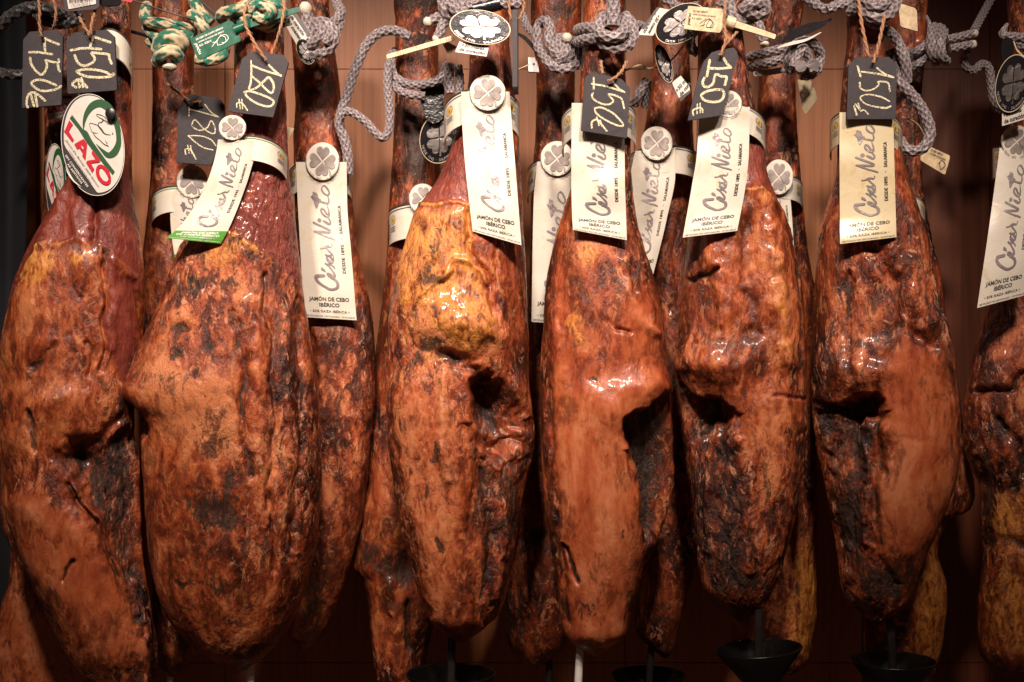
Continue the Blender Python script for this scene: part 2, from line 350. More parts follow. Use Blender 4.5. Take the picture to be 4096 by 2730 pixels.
# --- front row
ham('cured_ham', [(-60,232,300),(60,233,300),(200,215,300),(300,200,302),(400,160,300),(480,118,308),(560,72,322),(650,36,330),(760,12,326),(850,-5,318),(950,-8,308),(1000,-2,308),(1050,3,322),(1150,12,322),(1200,25,322),(1300,60,330),(1400,105,346),(1500,160,363),(1560,200,358),(1620,250,330),(1650,290,296)], 0, [
    G_([(0,250),(400,250),(400,700),(328,650),(300,600),(270,580),(245,560),(232,566),(200,552),(160,568),(130,560),(105,600),(70,660),(20,770),(-40,760)], 8, -1.5, R=.95, W=-.3),
    K_([(60,650),(105,598),(130,560),(160,568),(200,552),(232,566),(245,560),(290,590),(328,650)], 6, 1.6, Y=.25),
    K_([(238,400),(244,480),(242,560)], 8, -7), K_([(160,455),(130,520),(120,560)], 16, 5), K_([(200,440),(205,540)], 14, 4),
    B_(130,610,38,40,3,Y=.85), B_(215,600,40,26,2,Y=.6), B_(100,650,30,40,1,Y=.4),
    K_([(258,590),(268,680),(268,760),(262,850)], 5, -7, D=.35), K_([(280,600),(285,700),(278,800)], 10, 4, R=.6),
    G_([(272,600),(330,650),(345,800),(300,900),(272,860),(270,700)], 6, -3, R=.75, W=-.6),
    B_(226,640,22,40,5,R=.15,W=-.4), K_([(196,600),(196,660),(215,690)], 4, -3, D=.5),
    B_(100,700,60,50,3,T=.35), B_(90,850,50,45,-3,D=.5), B_(60,780,30,50,2,T=.3), B_(150,800,60,30,3),
    K_([(230,790),(245,830),(235,860)], 6, -5, D=.3), K_([(110,850),(140,820),(165,795)], 8, -4, D=.35),
    B_(190,930,80,60,8,T=.2), B_(45,930,35,35,-2,D=.45), B_(150,920,60,18,3,-20,Y=.25),
    K_([(210,1015),(255,1000),(290,965)], 14, -8, D=.3), B_(240,1080,50,60,-10), B_(60,700,60,90,0,T=.3), B_(180,860,70,50,0,T=.2),
    G_([(190,1000),(250,1010),(300,990),(345,1000),(345,1300),(330,1380),(300,1300),(265,1220),(240,1150),(205,1090),(170,1050)], 14, -17, D=.5, T=-.25, W=.8),
    B_(215,1040,30,18,-16,10,D=.7), K_([(108,940),(112,990),(120,1030)], 8, -6, D=.6), B_(75,1000,40,45,5,T=.45),
    G_([(15,1150),(70,1110),(150,1095),(205,1150),(250,1220),(285,1300),(325,1400),(345,1480),(300,1540),(220,1490),(120,1360),(50,1250)], 16, 5, S=.72),
    K_([(190,1105),(240,1180),(278,1262),(318,1370),(345,1450)], 6, -6, D=.3), K_([(205,1110),(262,1200),(300,1290),(335,1400)], 7, 4, R=.3),
    K_([(206,1272),(192,1292),(178,1318)], 4.5, -5, D=1.3), B_(110,1160,50,16,2,35,T=.35), B_(205,1210,22,50,2,-30,T=.3),
    K_([(340,1430),(352,1500),(345,1560)], 12, 5, S=.4), B_(300,1540,60,30,-3,D=.55), B_(60,1230,20,60,0,-25,D=.3)],
    'ham at the far left with waxy lower flank and small slit, under the oval badge', FG, seed=1, tone=.58)

ham('cured_ham', [(-60,540,650),(60,538,652),(180,540,655),(290,532,658),(400,505,664),(500,462,676),(560,424,684),(620,397,692),(700,368,702),(780,330,714),(850,298,724),(895,288,730),(925,296,733),(960,322,737),(1000,328,739),(1100,332,738),(1200,338,731),(1300,350,714),(1400,380,688),(1460,424,652),(1500,466,618),(1530,508,584),(1548,540,560)], 0, [
    G_([(500,200),(720,200),(720,720),(685,660),(650,640),(615,590),(570,545),(520,535),(470,548),(430,575),(395,590),(400,480),(480,300)], 10, -1, R=.85, W=1.2),
    K_([(395,590),(440,560),(520,535),(570,545),(615,590),(650,640)], 8, 1.6, Y=.25),
    B_(560,570,55,35,2,Y=.55), B_(455,655,35,45,1,Y=.45), B_(520,610,40,40,0,Y=.4), B_(430,590,30,18,0,Y=.4),
    B_(482,650,34,16,-1,10,D=.75), B_(545,655,30,22,-1,D=.5), B_(440,757,42,14,-3,5,D=.8), B_(436,812,30,24,-2,25,D=.85), B_(520,795,26,20,-2,D=.65), B_(490,850,16,16,-1,D=.9),
    B_(510,700,60,60,0,T=-.25), G_([(322,890),(380,830),(450,840),(520,850),(560,890),(575,985),(500,1010),(470,1060),(440,1010),(400,960),(345,935)], 10, 2, S=.38, T=.5),
    B_(480,930,120,110,0,T=.5), B_(440,730,25,20,1,T=.6), B_(390,720,40,70,0,T=.2), B_(400,1020,70,60,0,T=.15), B_(450,1100,50,80,2,R=.4), B_(560,930,35,60,0,T=.4),
    B_(322,892,34,44,6,T=.1), B_(330,860,25,70,-2,10,D=.3), K_([(296,945),(322,948),(345,985)], 16, -14, D=.5), B_(300,850,20,60,0,15,D=.35),
    K_([(560,720),(590,860),(585,960),(600,1080)], 9, -6, D=.55), K_([(620,640),(648,800),(655,960),(640,1150),(650,1300)], 6, -6, D=.4), K_([(690,690),(704,880),(702,1050),(690,1250)], 6, -5, D=.3),
    K_([(600,700),(620,880),(620,1050)], 14, 4, T=.1), K_([(670,720),(680,950),(672,1200)], 12, 4, T=.1),
    B_(552,1080,26,50,-2,15,D=.6), B_(512,1165,60,44,-2,20,D=.62), B_(560,1170,36,44,-2,D=.5), B_(520,1120,50,40,0,30,D=.3), B_(470,1130,30,30,0,D=.3),
    B_(445,1318,34,14,-1,25,D=.7), B_(524,1330,40,34,-1,D=.65), B_(598,1475,28,24,-1,D=.8), B_(560,1410,30,26,-1,D=.5), B_(480,1240,60,40,0,D=.3), B_(650,1400,20,60,0,15,T=-.3),
    B_(370,1300,40,120,0,-8,S=.35,R=.1), B_(480,1500,110,40,0,S=.5,R=.25), B_(640,1280,60,120,0,T=.15,R=.3), B_(560,1260,50,60,1,T=.25)],
    'broadest ham, mottled tan and red with black mould patches, behind the green-ended label', FG, seed=2, tone=.60)

ham('cured_ham', [(-60,1082,1168),(100,1080,1170),(180,1076,1180),(260,1060,1188),(350,1030,1194),(410,1006,1197),(470,966,1200),(560,934,1205),(650,906,1210),(750,893,1213),(850,887,1216),(950,888,1226),(1000,890,1233),(1050,895,1226),(1100,901,1212),(1200,918,1192),(1300,944,1180),(1380,968,1162),(1420,985,1142),(1450,1010,1112),(1475,1040,1080)], 0, [
    G_([(900,150),(1110,150),(1110,480),(1080,482),(1040,470),(1000,476),(970,472),(920,540)], 8, -1.5, R=1.0, W=-.2),
    K_([(960,475),(1000,476),(1040,470),(1080,482)], 4.5, 3, Y=.6), K_([(1080,300),(1085,480)], 8, 3),
    G_([(945,485),(1078,488),(1092,590),(1130,690),(1140,790),(1060,800),(985,700),(930,700),(915,580)], 16, 3, Y=.55, T=.3), G_([(930,490),(1080,488),(1135,700),(1145,840),(1060,830),(960,900),(900,840),(905,650)], 16, 0, Y=.32, T=.15),
    B_(1010,560,16,60,0,20,D=.55), B_(975,620,20,40,0,-10,D=.4), B_(1005,645,40,16,-1,-20,D=.75),
    K_([(1076,500),(1080,560),(1098,600),(1130,650),(1136,720)], 7, -8, D=.35), K_([(1020,640),(1050,605),(1090,610),(1120,650)], 8, 5), K_([(960,720),(1000,660),(1040,630)], 6, 3.5), K_([(1000,600),(960,680),(930,760)], 5, -3, D=.2),
    B_(980,760,70,60,0,T=.5), B_(1050,745,100,55,15,10,T=.5), B_(1110,760,36,50,7,S=.3,T=.5), B_(995,790,34,20,-2,-15,D=1.0), B_(960,830,20,24,0,30,D=.75), B_(1040,720,36,26,0,R=.5),
    K_([(1010,822),(1060,830),(1100,852)], 12, -8, D=.5), G_([(1080,868),(1120,852),(1165,880),(1210,960),(1222,1020),(1185,1060),(1140,1050),(1105,1000),(1088,935)], 12, -40, D=.6, T=-.15), B_(1150,930,50,80,-12),
    B_(1050,815,45,10,-10,8,D=.8), K_([(1150,995),(1180,1010),(1205,995)], 14, 5, S=.3), B_(1150,1080,55,60,-14),
    G_([(893,870),(960,850),(1012,850),(1060,900),(1080,960),(1092,1050),(1080,1120),(1062,1180),(1062,1230),(1080,1330),(1085,1420),(1040,1465),(990,1430),(965,1330),(940,1200),(920,1100),(900,1000)], 14, 5, S=.55, T=.2),
    K_([(1022,850),(1030,930),(1020,1010),(1040,1090)], 12, 6, T=.5), B_(950,960,30,40,0,R=.45), B_(1005,1030,20,34,-1,D=.75), B_(985,1100,14,24,0,D=.4), B_(930,880,24,30,0,Y=.3), B_(985,1130,14,30,0,20,D=.5),
    B_(1015,1235,12,18,-2,D=.9), B_(1050,1150,14,12,0,R=.8), B_(1035,1200,16,40,1,T=.6),
    G_([(1095,1000),(1150,1080),(1230,1040),(1230,1120),(1190,1250),(1180,1380),(1120,1450),(1092,1400),(1088,1250),(1070,1180),(1092,1100)], 10, -5, D=.42, T=-.22, W=.7),
    K_([(1115,1080),(1135,1200),(1118,1360)], 10, -5, D=.2), K_([(1160,1080),(1160,1240),(1150,1360)], 10, 6, T=.3,R=.2), B_(1205,1060,20,30,2,T=.3),
    K_([(905,960),(925,1120),(960,1290),(990,1400)], 10, -3, D=.3), K_([(1150,480),(1180,650),(1190,850)], 20, -3, T=-.25), K_([(1140,560),(1150,760)],5,-3)],
    'ham with bright yellow neck and gaping dark hollow at its right hip', FG, seed=3, tone=.58, red=0)

ham('cured_ham', [(-60,1338,1440),(60,1340,1432),(180,1334,1438),(300,1324,1448),(400,1316,1452),(480,1296,1458),(560,1272,1476),(650,1256,1505),(750,1248,1525),(850,1243,1535),(900,1242,1540),(1000,1243,1550),(1100,1247,1552),(1180,1255,1536),(1250,1267,1508),(1300,1274,1480),(1350,1279,1466),(1397,1284,1453),(1430,1290,1440),(1456,1297,1429),(1486,1322,1410),(1508,1350,1388)], 0, [
    G_([(1240,560),(1540,560),(1560,1000),(1240,1000)], 14, 0, S=.34), B_(1345,590,44,40,1,Y=.8,D=.1), B_(1320,750,24,70,0,Y=.85), B_(1308,800,30,40,0,D=.45), B_(1375,600,40,30,0,D=.25), B_(1360,640,30,40,0,T=-.2,D=.2),
    G_([(1244,640),(1300,640),(1300,900),(1340,1000),(1330,1100),(1270,1150),(1244,1000)], 14, 0, S=.45),
    G_([(1400,640),(1500,680),(1530,800),(1530,900),(1440,900),(1380,800)], 14, 1, S=.5), 
    K_([(1395,735),(1415,755),(1440,765)], 5, -4, D=.3), K_([(1460,680),(1490,720),(1500,770)], 10, 5), K_([(1430,600),(1440,680),(1470,740),(1500,770)], 10, 4, T=.3),
    K_([(1480,500),(1500,580),(1530,650)], 9, -8, D=.6), K_([(1262,650),(1275,760),(1290,900)], 12, 3),
    B_(1448,840,34,36,-2,D=.3,T=-.1,W=1.0), B_(1362,865,14,12,-2,D=.9), B_(1310,900,24,60,0,R=.5,W=.5), B_(1330,870,18,30,0,D=.35),
    B_(1480,890,60,38,12,S=.4), B_(1400,930,46,60,8,S=.4,T=.2),
    G_([(1428,952),(1450,935),(1480,932),(1512,908),(1560,900),(1570,1000),(1570,1220),(1490,1230),(1478,1150),(1462,1080),(1440,1010)], 9, -40, D=.75, T=-.3),
    G_([(1255,900),(1340,850),(1415,890),(1440,1040),(1462,1110),(1478,1180),(1476,1330),(1450,1480),(1310,1490),(1284,1400),(1275,1250)], 16, 4, S=.9, T=.1),
    K_([(1455,1010),(1470,1090),(1482,1170)], 7, 3, T=.5), K_([(1295,1238),(1312,1290),(1326,1326)], 4.5, -6, D=1.2), B_(1293,1236,8,8,4,S=.4),
    B_(1350,1400,60,50,-2,D=.42), B_(1440,1370,24,70,-2,D=.6), B_(1410,1440,50,30,3,S=.3), K_([(1262,900),(1268,1100),(1290,1300),(1300,1420)], 10, -4, D=.35), B_(1420,1215,10,36,0,D=.5)],
    'ham with glossy smooth lower flank beside a deep black notch on its right', FG, seed=4, tone=.55)

ham('cured_ham', [(-60,1610,1700),(60,1606,1704),(180,1604,1720),(300,1602,1745),(400,1600,1765),(450,1596,1784),(500,1588,1802),(560,1578,1824),(650,1570,1842),(750,1562,1850),(840,1558,1853),(900,1560,1853),(950,1568,1853),(1000,1575,1852),(1100,1589,1845),(1200,1597,1828),(1300,1605,1800),(1350,1616,1780),(1390,1640,1758),(1415,1665,1735),(1430,1690,1712)], 0, [
    G_([(1680,250),(1810,250),(1812,520),(1775,475),(1735,448),(1700,438),(1680,440)], 8, -1, R=1.0), K_([(1690,440),(1735,448),(1775,475),(1812,525)], 6, 2.5, Y=.4),
    K_([(1735,455),(1760,520),(1768,620),(1770,720),(1790,830)], 26, 9, Y=.35, T=.5), K_([(1705,520),(1700,600),(1705,680),(1712,760)], 20, -9, D=.25, T=-.1),
    K_([(1640,520),(1630,600),(1655,700),(1640,770)], 18, 6, T=.2), K_([(1582,645),(1612,640),(1640,622)], 5, -7, D=1.0), B_(1612,690,26,22,0,D=.65), B_(1640,740,50,30,0,10,D=.25), B_(1735,530,20,60,0,D=.3),
    B_(1625,835,64,52,20,T=.25), B_(1585,800,20,40,3,T=.4), B_(1645,840,34,30,0,D=.35), B_(1585,865,12,12,-3,D=1.0),
    G_([(1560,885),(1600,912),(1640,912),(1662,935),(1668,958),(1640,985),(1612,975),(1590,990),(1560,960)], 9, -36, D=.6),
    G_([(1672,960),(1700,900),(1800,850),(1832,960),(1800,1100),(1745,1160),(1720,1080),(1690,1030)], 16, 5, S=.42, T=.3),
    K_([(1760,905),(1800,912),(1850,920)], 4, -2.5, R=.8), B_(1790,1000,14,30,0,D=.7), B_(1812,900,14,18,0,D=.5),
    G_([(1585,985),(1660,990),(1700,1080),(1715,1200),(1740,1300),(1800,1250),(1780,1360),(1700,1430),(1640,1400),(1605,1300),(1595,1150)], 10, -3, D=.32, T=-.2, W=.9),
    B_(1600,1000,42,90,-18), K_([(1640,990),(1652,1080),(1640,1180),(1680,1330)], 9, -4, D=.3), K_([(1610,1000),(1612,1120),(1620,1260)], 9, 5, T=.3), K_([(1690,1000),(1690,1150),(1710,1300)], 8, 5, T=.2),
    K_([(1835,1000),(1832,1150),(1800,1280)], 14, -5, D=.5), B_(1700,1330,60,50,0,D=.35), K_([(1825,560),(1835,700),(1838,860)], 8, -4, D=.4), K_([(1600,560),(1600,620)],8,-3)],
    'ham with orange vertical ridge and rounded knob over a dark hole on its left', FG, seed=5, tone=.52)

ham('cured_ham', [(-60,1945,2045),(77,1947,2030),(180,1936,2038),(300,1928,2062),(400,1922,2082),(470,1900,2106),(550,1880,2132),(650,1873,2153),(750,1868,2175),(830,1865,2190),(950,1868,2196),(1020,1874,2199),(1084,1888,2195),(1150,1902,2175),(1266,1922,2130),(1331,1929,2104),(1374,1942,2087),(1410,1970,2062),(1434,2000,2035)], 0, [
    K_([(1985,580),(2020,620),(2042,660),(2052,720),(2080,765),(2112,792)], 13, -13, D=.32), K_([(1990,600),(2010,680),(2010,740)], 20, 5, T=.1), K_([(2070,600),(2080,680),(2110,740)], 20, 6, T=.15,W=.4),
    K_([(1930,640),(1925,760),(1940,860)], 10, -6, D=.5), K_([(2140,560),(2158,700),(2150,780)], 8, -5, D=.3), B_(2100,560,30,50,0,D=.3), B_(1960,700,50,60,0,T=.15), B_(1905,620,20,80,0,D=.3),
    G_([(1975,790),(2030,760),(2085,780),(2150,800),(2190,920),(2195,1060),(2165,1150),(2120,1240),(2060,1280),(2005,1250),(1990,1150),(2005,1050),(2010,950),(2000,900)], 16, 5, S=.92, T=.1),
    B_(1945,850,60,52,17,T=.1), B_(1905,880,24,40,0,D=.4), B_(1990,850,30,22,3,T=.3),
    G_([(1868,925),(1905,935),(1950,905),(1985,900),(2002,918),(2000,955),(1965,960),(1945,985),(1905,965),(1868,950)], 9, -38, D=.75),
    G_([(1868,960),(1950,985),(1990,970),(2000,1050),(1985,1150),(1998,1260),(2050,1330),(2020,1430),(1960,1410),(1925,1300),(1900,1150)], 10, -6, D=.5, T=-.2, W=.8),
    K_([(1990,970),(1998,1060),(1985,1130),(2000,1240)], 6, -4, D=.4), B_(1925,1010,60,90,-18), K_([(1930,1000),(1945,1100),(1938,1240)], 10, -4, D=.2), K_([(1960,1020),(1965,1140),(1970,1240)], 8, 5),
    B_(2060,1000,56,10,-1,8,R=1.0,D=.1), B_(2040,1330,70,60,-1,D=.6), B_(2100,1260,24,50,0,20,D=.55), B_(2030,1110,40,70,2,T=.35), B_(2010,940,14,40,4,S=.3)],
    'front-row ham furthest right, smooth orange flank beside a black cavity, steel cup below its tip', FG, seed=6, tone=.5)

# --- back row
def front_y(u, v, back=False):      # nearest ham surface (depth) seen at an overview pixel
    best = 9.0
    for U, W, Pn, front, y0 in SURFS:
        if (y0 > .1) != back: continue
        i = int(np.argmin(np.abs(W[:, 0] - v))); r = U[i, :front]
        if r[0] <= u <= r[-1]: k = int(np.argmin(np.abs(r - u))); best = min(best, Pn[i, k, 1])
    return best
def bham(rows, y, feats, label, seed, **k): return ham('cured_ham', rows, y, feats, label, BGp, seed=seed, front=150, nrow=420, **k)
bham([(-60,95,175),(300,105,188),(500,98,195),(600,90,215),(800,60,260),(1000,20,285),(1130,4,290),(1200,2,290),(1260,22,285),(1330,30,280),(1380,14,272),(1440,2,258),(1500,-8,240),(1560,-5,222),(1640,20,190),(1690,80,120)], .15, [
    G_([(35,1280),(90,1330),(220,1420),(240,1540),(100,1660),(-30,1600),(-10,1430)], 10, 4, Y=.35, S=.6, T=.3), B_(20,1230,40,90,-4,D=.4), B_(80,1480,60,60,0,R=.3,W=.6)],
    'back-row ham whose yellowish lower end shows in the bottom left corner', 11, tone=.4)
bham([(-60,352,445),(200,352,445),(400,348,450),(550,335,460),(700,325,480),(900,330,520),(1100,340,540),(1300,350,530),(1400,352,500),(1480,352,470),(1530,358,440),(1556,375,415)], .15, [
    G_([(330,500),(370,500),(370,800),(330,800)], 10, 0, R=.5), B_(400,1420,40,50,0,S=.2,D=.3), B_(430,1500,40,30,0,S=.5), B_(390,60,40,60,0,T=.2)],
    'back-row ham almost hidden between the two leftmost front hams', 12, tone=.5)
bham([(-60,668,752),(60,668,760),(130,674,772),(250,680,786),(330,674,796),(400,676,806),(500,680,814),(600,690,828),(700,700,850),(800,704,862),(900,700,862),(1000,700,856),(1100,700,845),(1200,690,830),(1300,680,805),(1400,664,770),(1450,662,748),(1480,672,728),(1492,685,712)], .13, [
    B_(740,760,36,40,3,T=.1,W=.4), B_(790,850,40,60,0,D=.25), K_([(735,740),(745,850),(750,960)], 14, 5, T=.1), B_(760,1120,20,40,0,S=.9,T=.5), B_(800,1040,40,80,0,R=.3), B_(730,1330,60,120,-2,D=.55,T=-.3), B_(700,1460,50,20,3,S=.6,Y=.3), B_(730,150,30,60,0,Y=.4), B_(740,50,30,40,0,Y=.5)],
    'glossy back-row ham in full view right of the broadest one, under the longest white label', 13, tone=.5)
bham([(-60,910,1022),(20,906,1020),(60,910,1010),(100,909,1008),(300,906,1010),(420,897,1015),(550,893,1020),(700,880,1040),(850,858,1060),(1000,848,1060),(1100,842,1050),(1200,824,1040),(1300,812,1020),(1328,832,1010),(1400,850,1000),(1500,857,982),(1560,866,975),(1640,890,960),(1690,920,925)], .16, [
    B_(960,0,70,36,3,D=1.2), B_(940,300,40,60,0,D=.6), B_(960,390,40,60,0,D=.6), B_(930,150,30,40,0,R=.5), B_(870,1100,20,70,2,S=.7,R=.3), B_(940,1290,60,60,-14,D=.8), B_(850,1270,30,60,0,D=.4), K_([(900,1330),(920,1420),(915,1540)], 10, 5, Y=.3), B_(950,1330,20,24,3,S=.8), K_([(945,1380),(945,1480)], 10, -6, D=.6)],
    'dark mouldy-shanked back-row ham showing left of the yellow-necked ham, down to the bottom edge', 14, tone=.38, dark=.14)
bham([(-60,1225,1340),(60,1220,1335),(160,1232,1320),(300,1230,1322),(420,1222,1330),(550,1218,1330),(700,1212,1340),(900,1200,1350),(1100,1195,1350),(1250,1165,1345),(1350,1158,1330),(1450,1160,1310),(1500,1175,1285),(1530,1200,1255),(1540,1215,1240)], .16, [
    B_(1280,30,50,40,0,D=.5), B_(1270,240,30,60,0,D=.5), B_(1235,1000,30,200,0,R=.5,D=.3), B_(1230,1360,30,60,2,R=.4,S=.2), B_(1190,1400,30,100,-2,D=.5), B_(1220,1230,60,30,-5,D=.5)],
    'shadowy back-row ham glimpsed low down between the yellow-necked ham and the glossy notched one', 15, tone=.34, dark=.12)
bham([(-60,1490,1615),(130,1500,1585),(250,1488,1590),(400,1470,1595),(550,1475,1605),(700,1490,1620),(900,1480,1640),(1100,1470,1640),(1250,1470,1610),(1350,1465,1585),(1440,1460,1562),(1495,1495,1556),(1514,1520,1540)], .16, [
    B_(1540,250,40,60,0,T=.2,R=.4), B_(1550,640,30,60,0,R=.3,T=.2), K_([(1530,560),(1545,650),(1530,720)], 8, -5, D=.4), B_(1500,1300,30,60,0,S=.6), B_(1530,1420,30,60,0,D=.4)],
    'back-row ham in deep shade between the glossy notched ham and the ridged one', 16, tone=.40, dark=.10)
bham([(-60,1755,1855),(200,1742,1828),(400,1735,1838),(550,1740,1850),(700,1740,1875),(900,1730,1885),(1100,1700,1880),(1250,1690,1873),(1400,1680,1872),(1480,1680,1862),(1530,1690,1850),(1560,1720,1815),(1570,1745,1790)], .16, [
    B_(1840,1370,50,150,2,Y=1.0,T=.4), B_(1815,1340,14,34,0,D=.7), B_(1700,1440,30,60,0,R=.6,S=.3), B_(1790,450,30,80,0,D=.3)],
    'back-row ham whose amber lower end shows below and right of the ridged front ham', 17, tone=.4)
bham([(-60,2040,2135),(115,2040,2125),(300,2040,2112),(420,2040,2118),(500,2030,2130),(554,2020,2140),(640,2010,2160),(720,2000,2168),(900,1990,2200),(1000,1985,2212),(1080,1980,2228),(1135,1975,2236),(1165,1975,2226),(1195,1980,2172),(1265,1985,2152),(1358,1985,2172),(1480,1985,2158),(1540,2000,2140),(1580,2050,2090)], .16, [
    B_(2130,1400,60,190,2,Y=1.0,T=.4), B_(2205,1110,20,40,2,S=.6), K_([(2110,1400),(2112,1480),(2125,1540)], 6, 3, D=.2), K_([(2090,40),(2100,120)], 8, -4)],
    'back-row ham behind the furthest right front ham, amber flank showing at its lower right', 18, tone=.42)
ham('cured_ham', [(-60,2315,2440),(150,2318,2440),(400,2320,2450),(600,2300,2480),(722,2270,2500),(828,2236,2520),(957,2214,2530),(1030,2217,2530),(1080,2235,2530),(1120,2255,2530),(1250,2258,2520),(1400,2250,2500),(1480,2250,2460),(1530,2262,2420),(1560,2310,2360)], .08, [
    K_([(2235,900),(2290,895),(2310,860)], 7, -12, D=.6), B_(2280,850,40,60,6,T=.1), G_([(2325,780),(2400,760),(2400,1100),(2330,1100),(2290,950)], 14, 3, T=.6,R=.2), K_([(2260,960),(2300,1010),(2320,1080)], 10, -8, D=.7),
    B_(2310,1180,60,90,2,Y=.9), B_(2330,1240,60,14,-6,D=.9), B_(2300,1400,60,120,0,Y=.8), B_(2330,690,60,60,-3,D=.5), B_(2250,1100,24,160,-4,D=.7), B_(2330,60,40,60,0,T=.2,D=.3)],
    'ham cut by the right edge of the picture, dark folds at its left side', BGp, seed=19, front=150, nrow=420, tone=.46)
# ---------------------------------------------------------------- materials for tags, labels, ropes
def paper(name, col, stain=.25):
    m, nt, b = new_mat(name); h = N(nt); tc = nt.nodes.new('ShaderNodeTexCoord').outputs['Object']
    n = h.noise(tc, 45, 5, .6, 1.0); n2 = h.noise(tc, 160, 4, .7, .5)
    c = h.mix(h.step(n, .50, .80), col, tuple(a * k for a, k in zip(col, (1 - stain * .25, 1 - stain * .55, 1 - stain * 1.1))))
    c = h.mix(h.math('MULTIPLY', h.step(n2, .69, .74), .7), c, (.32, .17, .06))
    h.link(c, b.inputs['Base Color']); b.inputs['Roughness'].default_value = .30; b.inputs['Coat Weight'].default_value = .35; b.inputs['Coat Roughness'].default_value = .12
    h.link(h.bump(n, .25, .002), b.inputs['Normal']); return m
M['paper'] = paper('label_paper', (.67, .615, .525), .4); M['paper_aged'] = paper('aged_label_paper', (.62, .52, .34), .5); M['pale'] = paper('pale_card', (.62, .57, .52), .25)
def foil(name, col, rough, met=1.0):
    m, nt, b = new_mat(name); h = N(nt); tc = nt.nodes.new('ShaderNodeTexCoord').outputs['Object']; n = h.noise(tc, 70, 4, .6, .8)
    b.inputs['Base Color'].default_value = col + (1,); b.inputs['Metallic'].default_value = met; b.inputs['Roughness'].default_value = rough
    h.link(h.bump(n, .35, .002), b.inputs['Normal']); return m
M['foil'] = foil('silver_foil', (.54, .47, .48), .28, .7); M['clover'] = simple('clover_ink', (.36, .31, .29), .32, metal=.35, var=.25, vscale=90)
M['clover_dk'] = foil('dark_clover_foil', (.30, .27, .26), .3)
M['ink'] = simple('black_ink', (.035, .03, .03), .45); M['ink_soft'] = simple('grey_ink', (.16, .145, .14), .5); M['green_ink'] = simple('green_ink', (.06, .26, .02), .4)
M['green_dk'] = simple('dark_green_ink', (.018, .075, .028), .4); M['red_ink'] = simple('red_ink', (.46, .012, .03), .4); M['yellow_ink'] = simple('yellow_ink', (.75, .46, .03), .4)
M['white_ink'] = simple('white_ink', (.80, .76, .70), .4); M['gloss_black'] = simple('gloss_black', (.010, .009, .011), .16, coat=.6, bump=(60, .3, .002))
M['slate'] = simple('slate', (.029, .022, .027), .62, var=.35, vscale=130, bump=(260, .25, .0008))
M['steel'] = simple('black_steel', (.006, .005, .005), .30, metal=.2, coat=.0, var=.3, vscale=50); M['spike_white'] = simple('white_plastic', (.80, .74, .70), .35, var=.12)
M['spike_dark'] = simple('dark_spike', (.018, .014, .013), .4, var=.3)
M['ivory'] = simple('ivory_plastic', (.62, .47, .28), .4, var=.35, vscale=110, coat=.2); M['green_plastic'] = simple('green_plastic', (.008, .095, .055), .30, coat=.3, var=.25, vscale=90)
M['tape'] = simple('black_tape', (.010, .009, .011), .3, coat=.2, bump=(90, .6, .004)); M['wire'] = simple('wire', (.10, .08, .075), .35, metal=.7); M['pin'] = simple('pin_head', (.012, .01, .01), .35)
def chalk():
    m, nt, b = new_mat('chalk'); h = N(nt); tc = nt.nodes.new('ShaderNodeTexCoord').outputs['Object']
    b.inputs['Base Color'].default_value = (.72, .65, .44, 1); b.inputs['Roughness'].default_value = .95
    n = h.noise(tc, 900, 3, .7); h.link(h.step(n, .40, .50), b.inputs['Alpha']); return m
M['chalk'] = chalk()
def fibre(name, col, var, sc, gloss=.5, sheen=.3):
    m, nt, b = new_mat(name); h = N(nt); tc = nt.nodes.new('ShaderNodeTexCoord').outputs['Object']; n = h.noise(tc, sc, 4, .6)
    at = nt.nodes.new('ShaderNodeAttribute'); at.attribute_name = 'mC'
    c0 = h.mix(n, tuple(c * (1 - var) for c in col), tuple(min(1, c * (1 + var)) for c in col))
    mx = nt.nodes.new('ShaderNodeMix'); mx.data_type = 'RGBA'; mx.blend_type = 'MULTIPLY'; mx.inputs[0].default_value = 1; h.link(c0, mx.inputs[6]); h.link(at.outputs['Color'], mx.inputs[7])
    h.link(mx.outputs[2], b.inputs['Base Color']); b.inputs['Roughness'].default_value = gloss; b.inputs['Sheen Weight'].default_value = sheen
    h.link(h.bump(h.noise(tc, 1100, 2, .6), .5, .0008), b.inputs['Normal']); return m
M['rope'] = fibre('grey_braided_rope', (.23, .185, .19), .25, 160, .30); M['rope_black'] = fibre('black_braided_rope', (.022, .020, .022), .3, 200, .38); M['rope_green'] = fibre('striped_braided_rope', (1, 1, 1), .12, 200, .5)
M['twine'] = fibre('jute_twine', (.44, .20, .085), .35, 500, .8); M['fray'] = simple('frayed_end', (.62, .54, .44), .8, bump=(700, .8, .002))

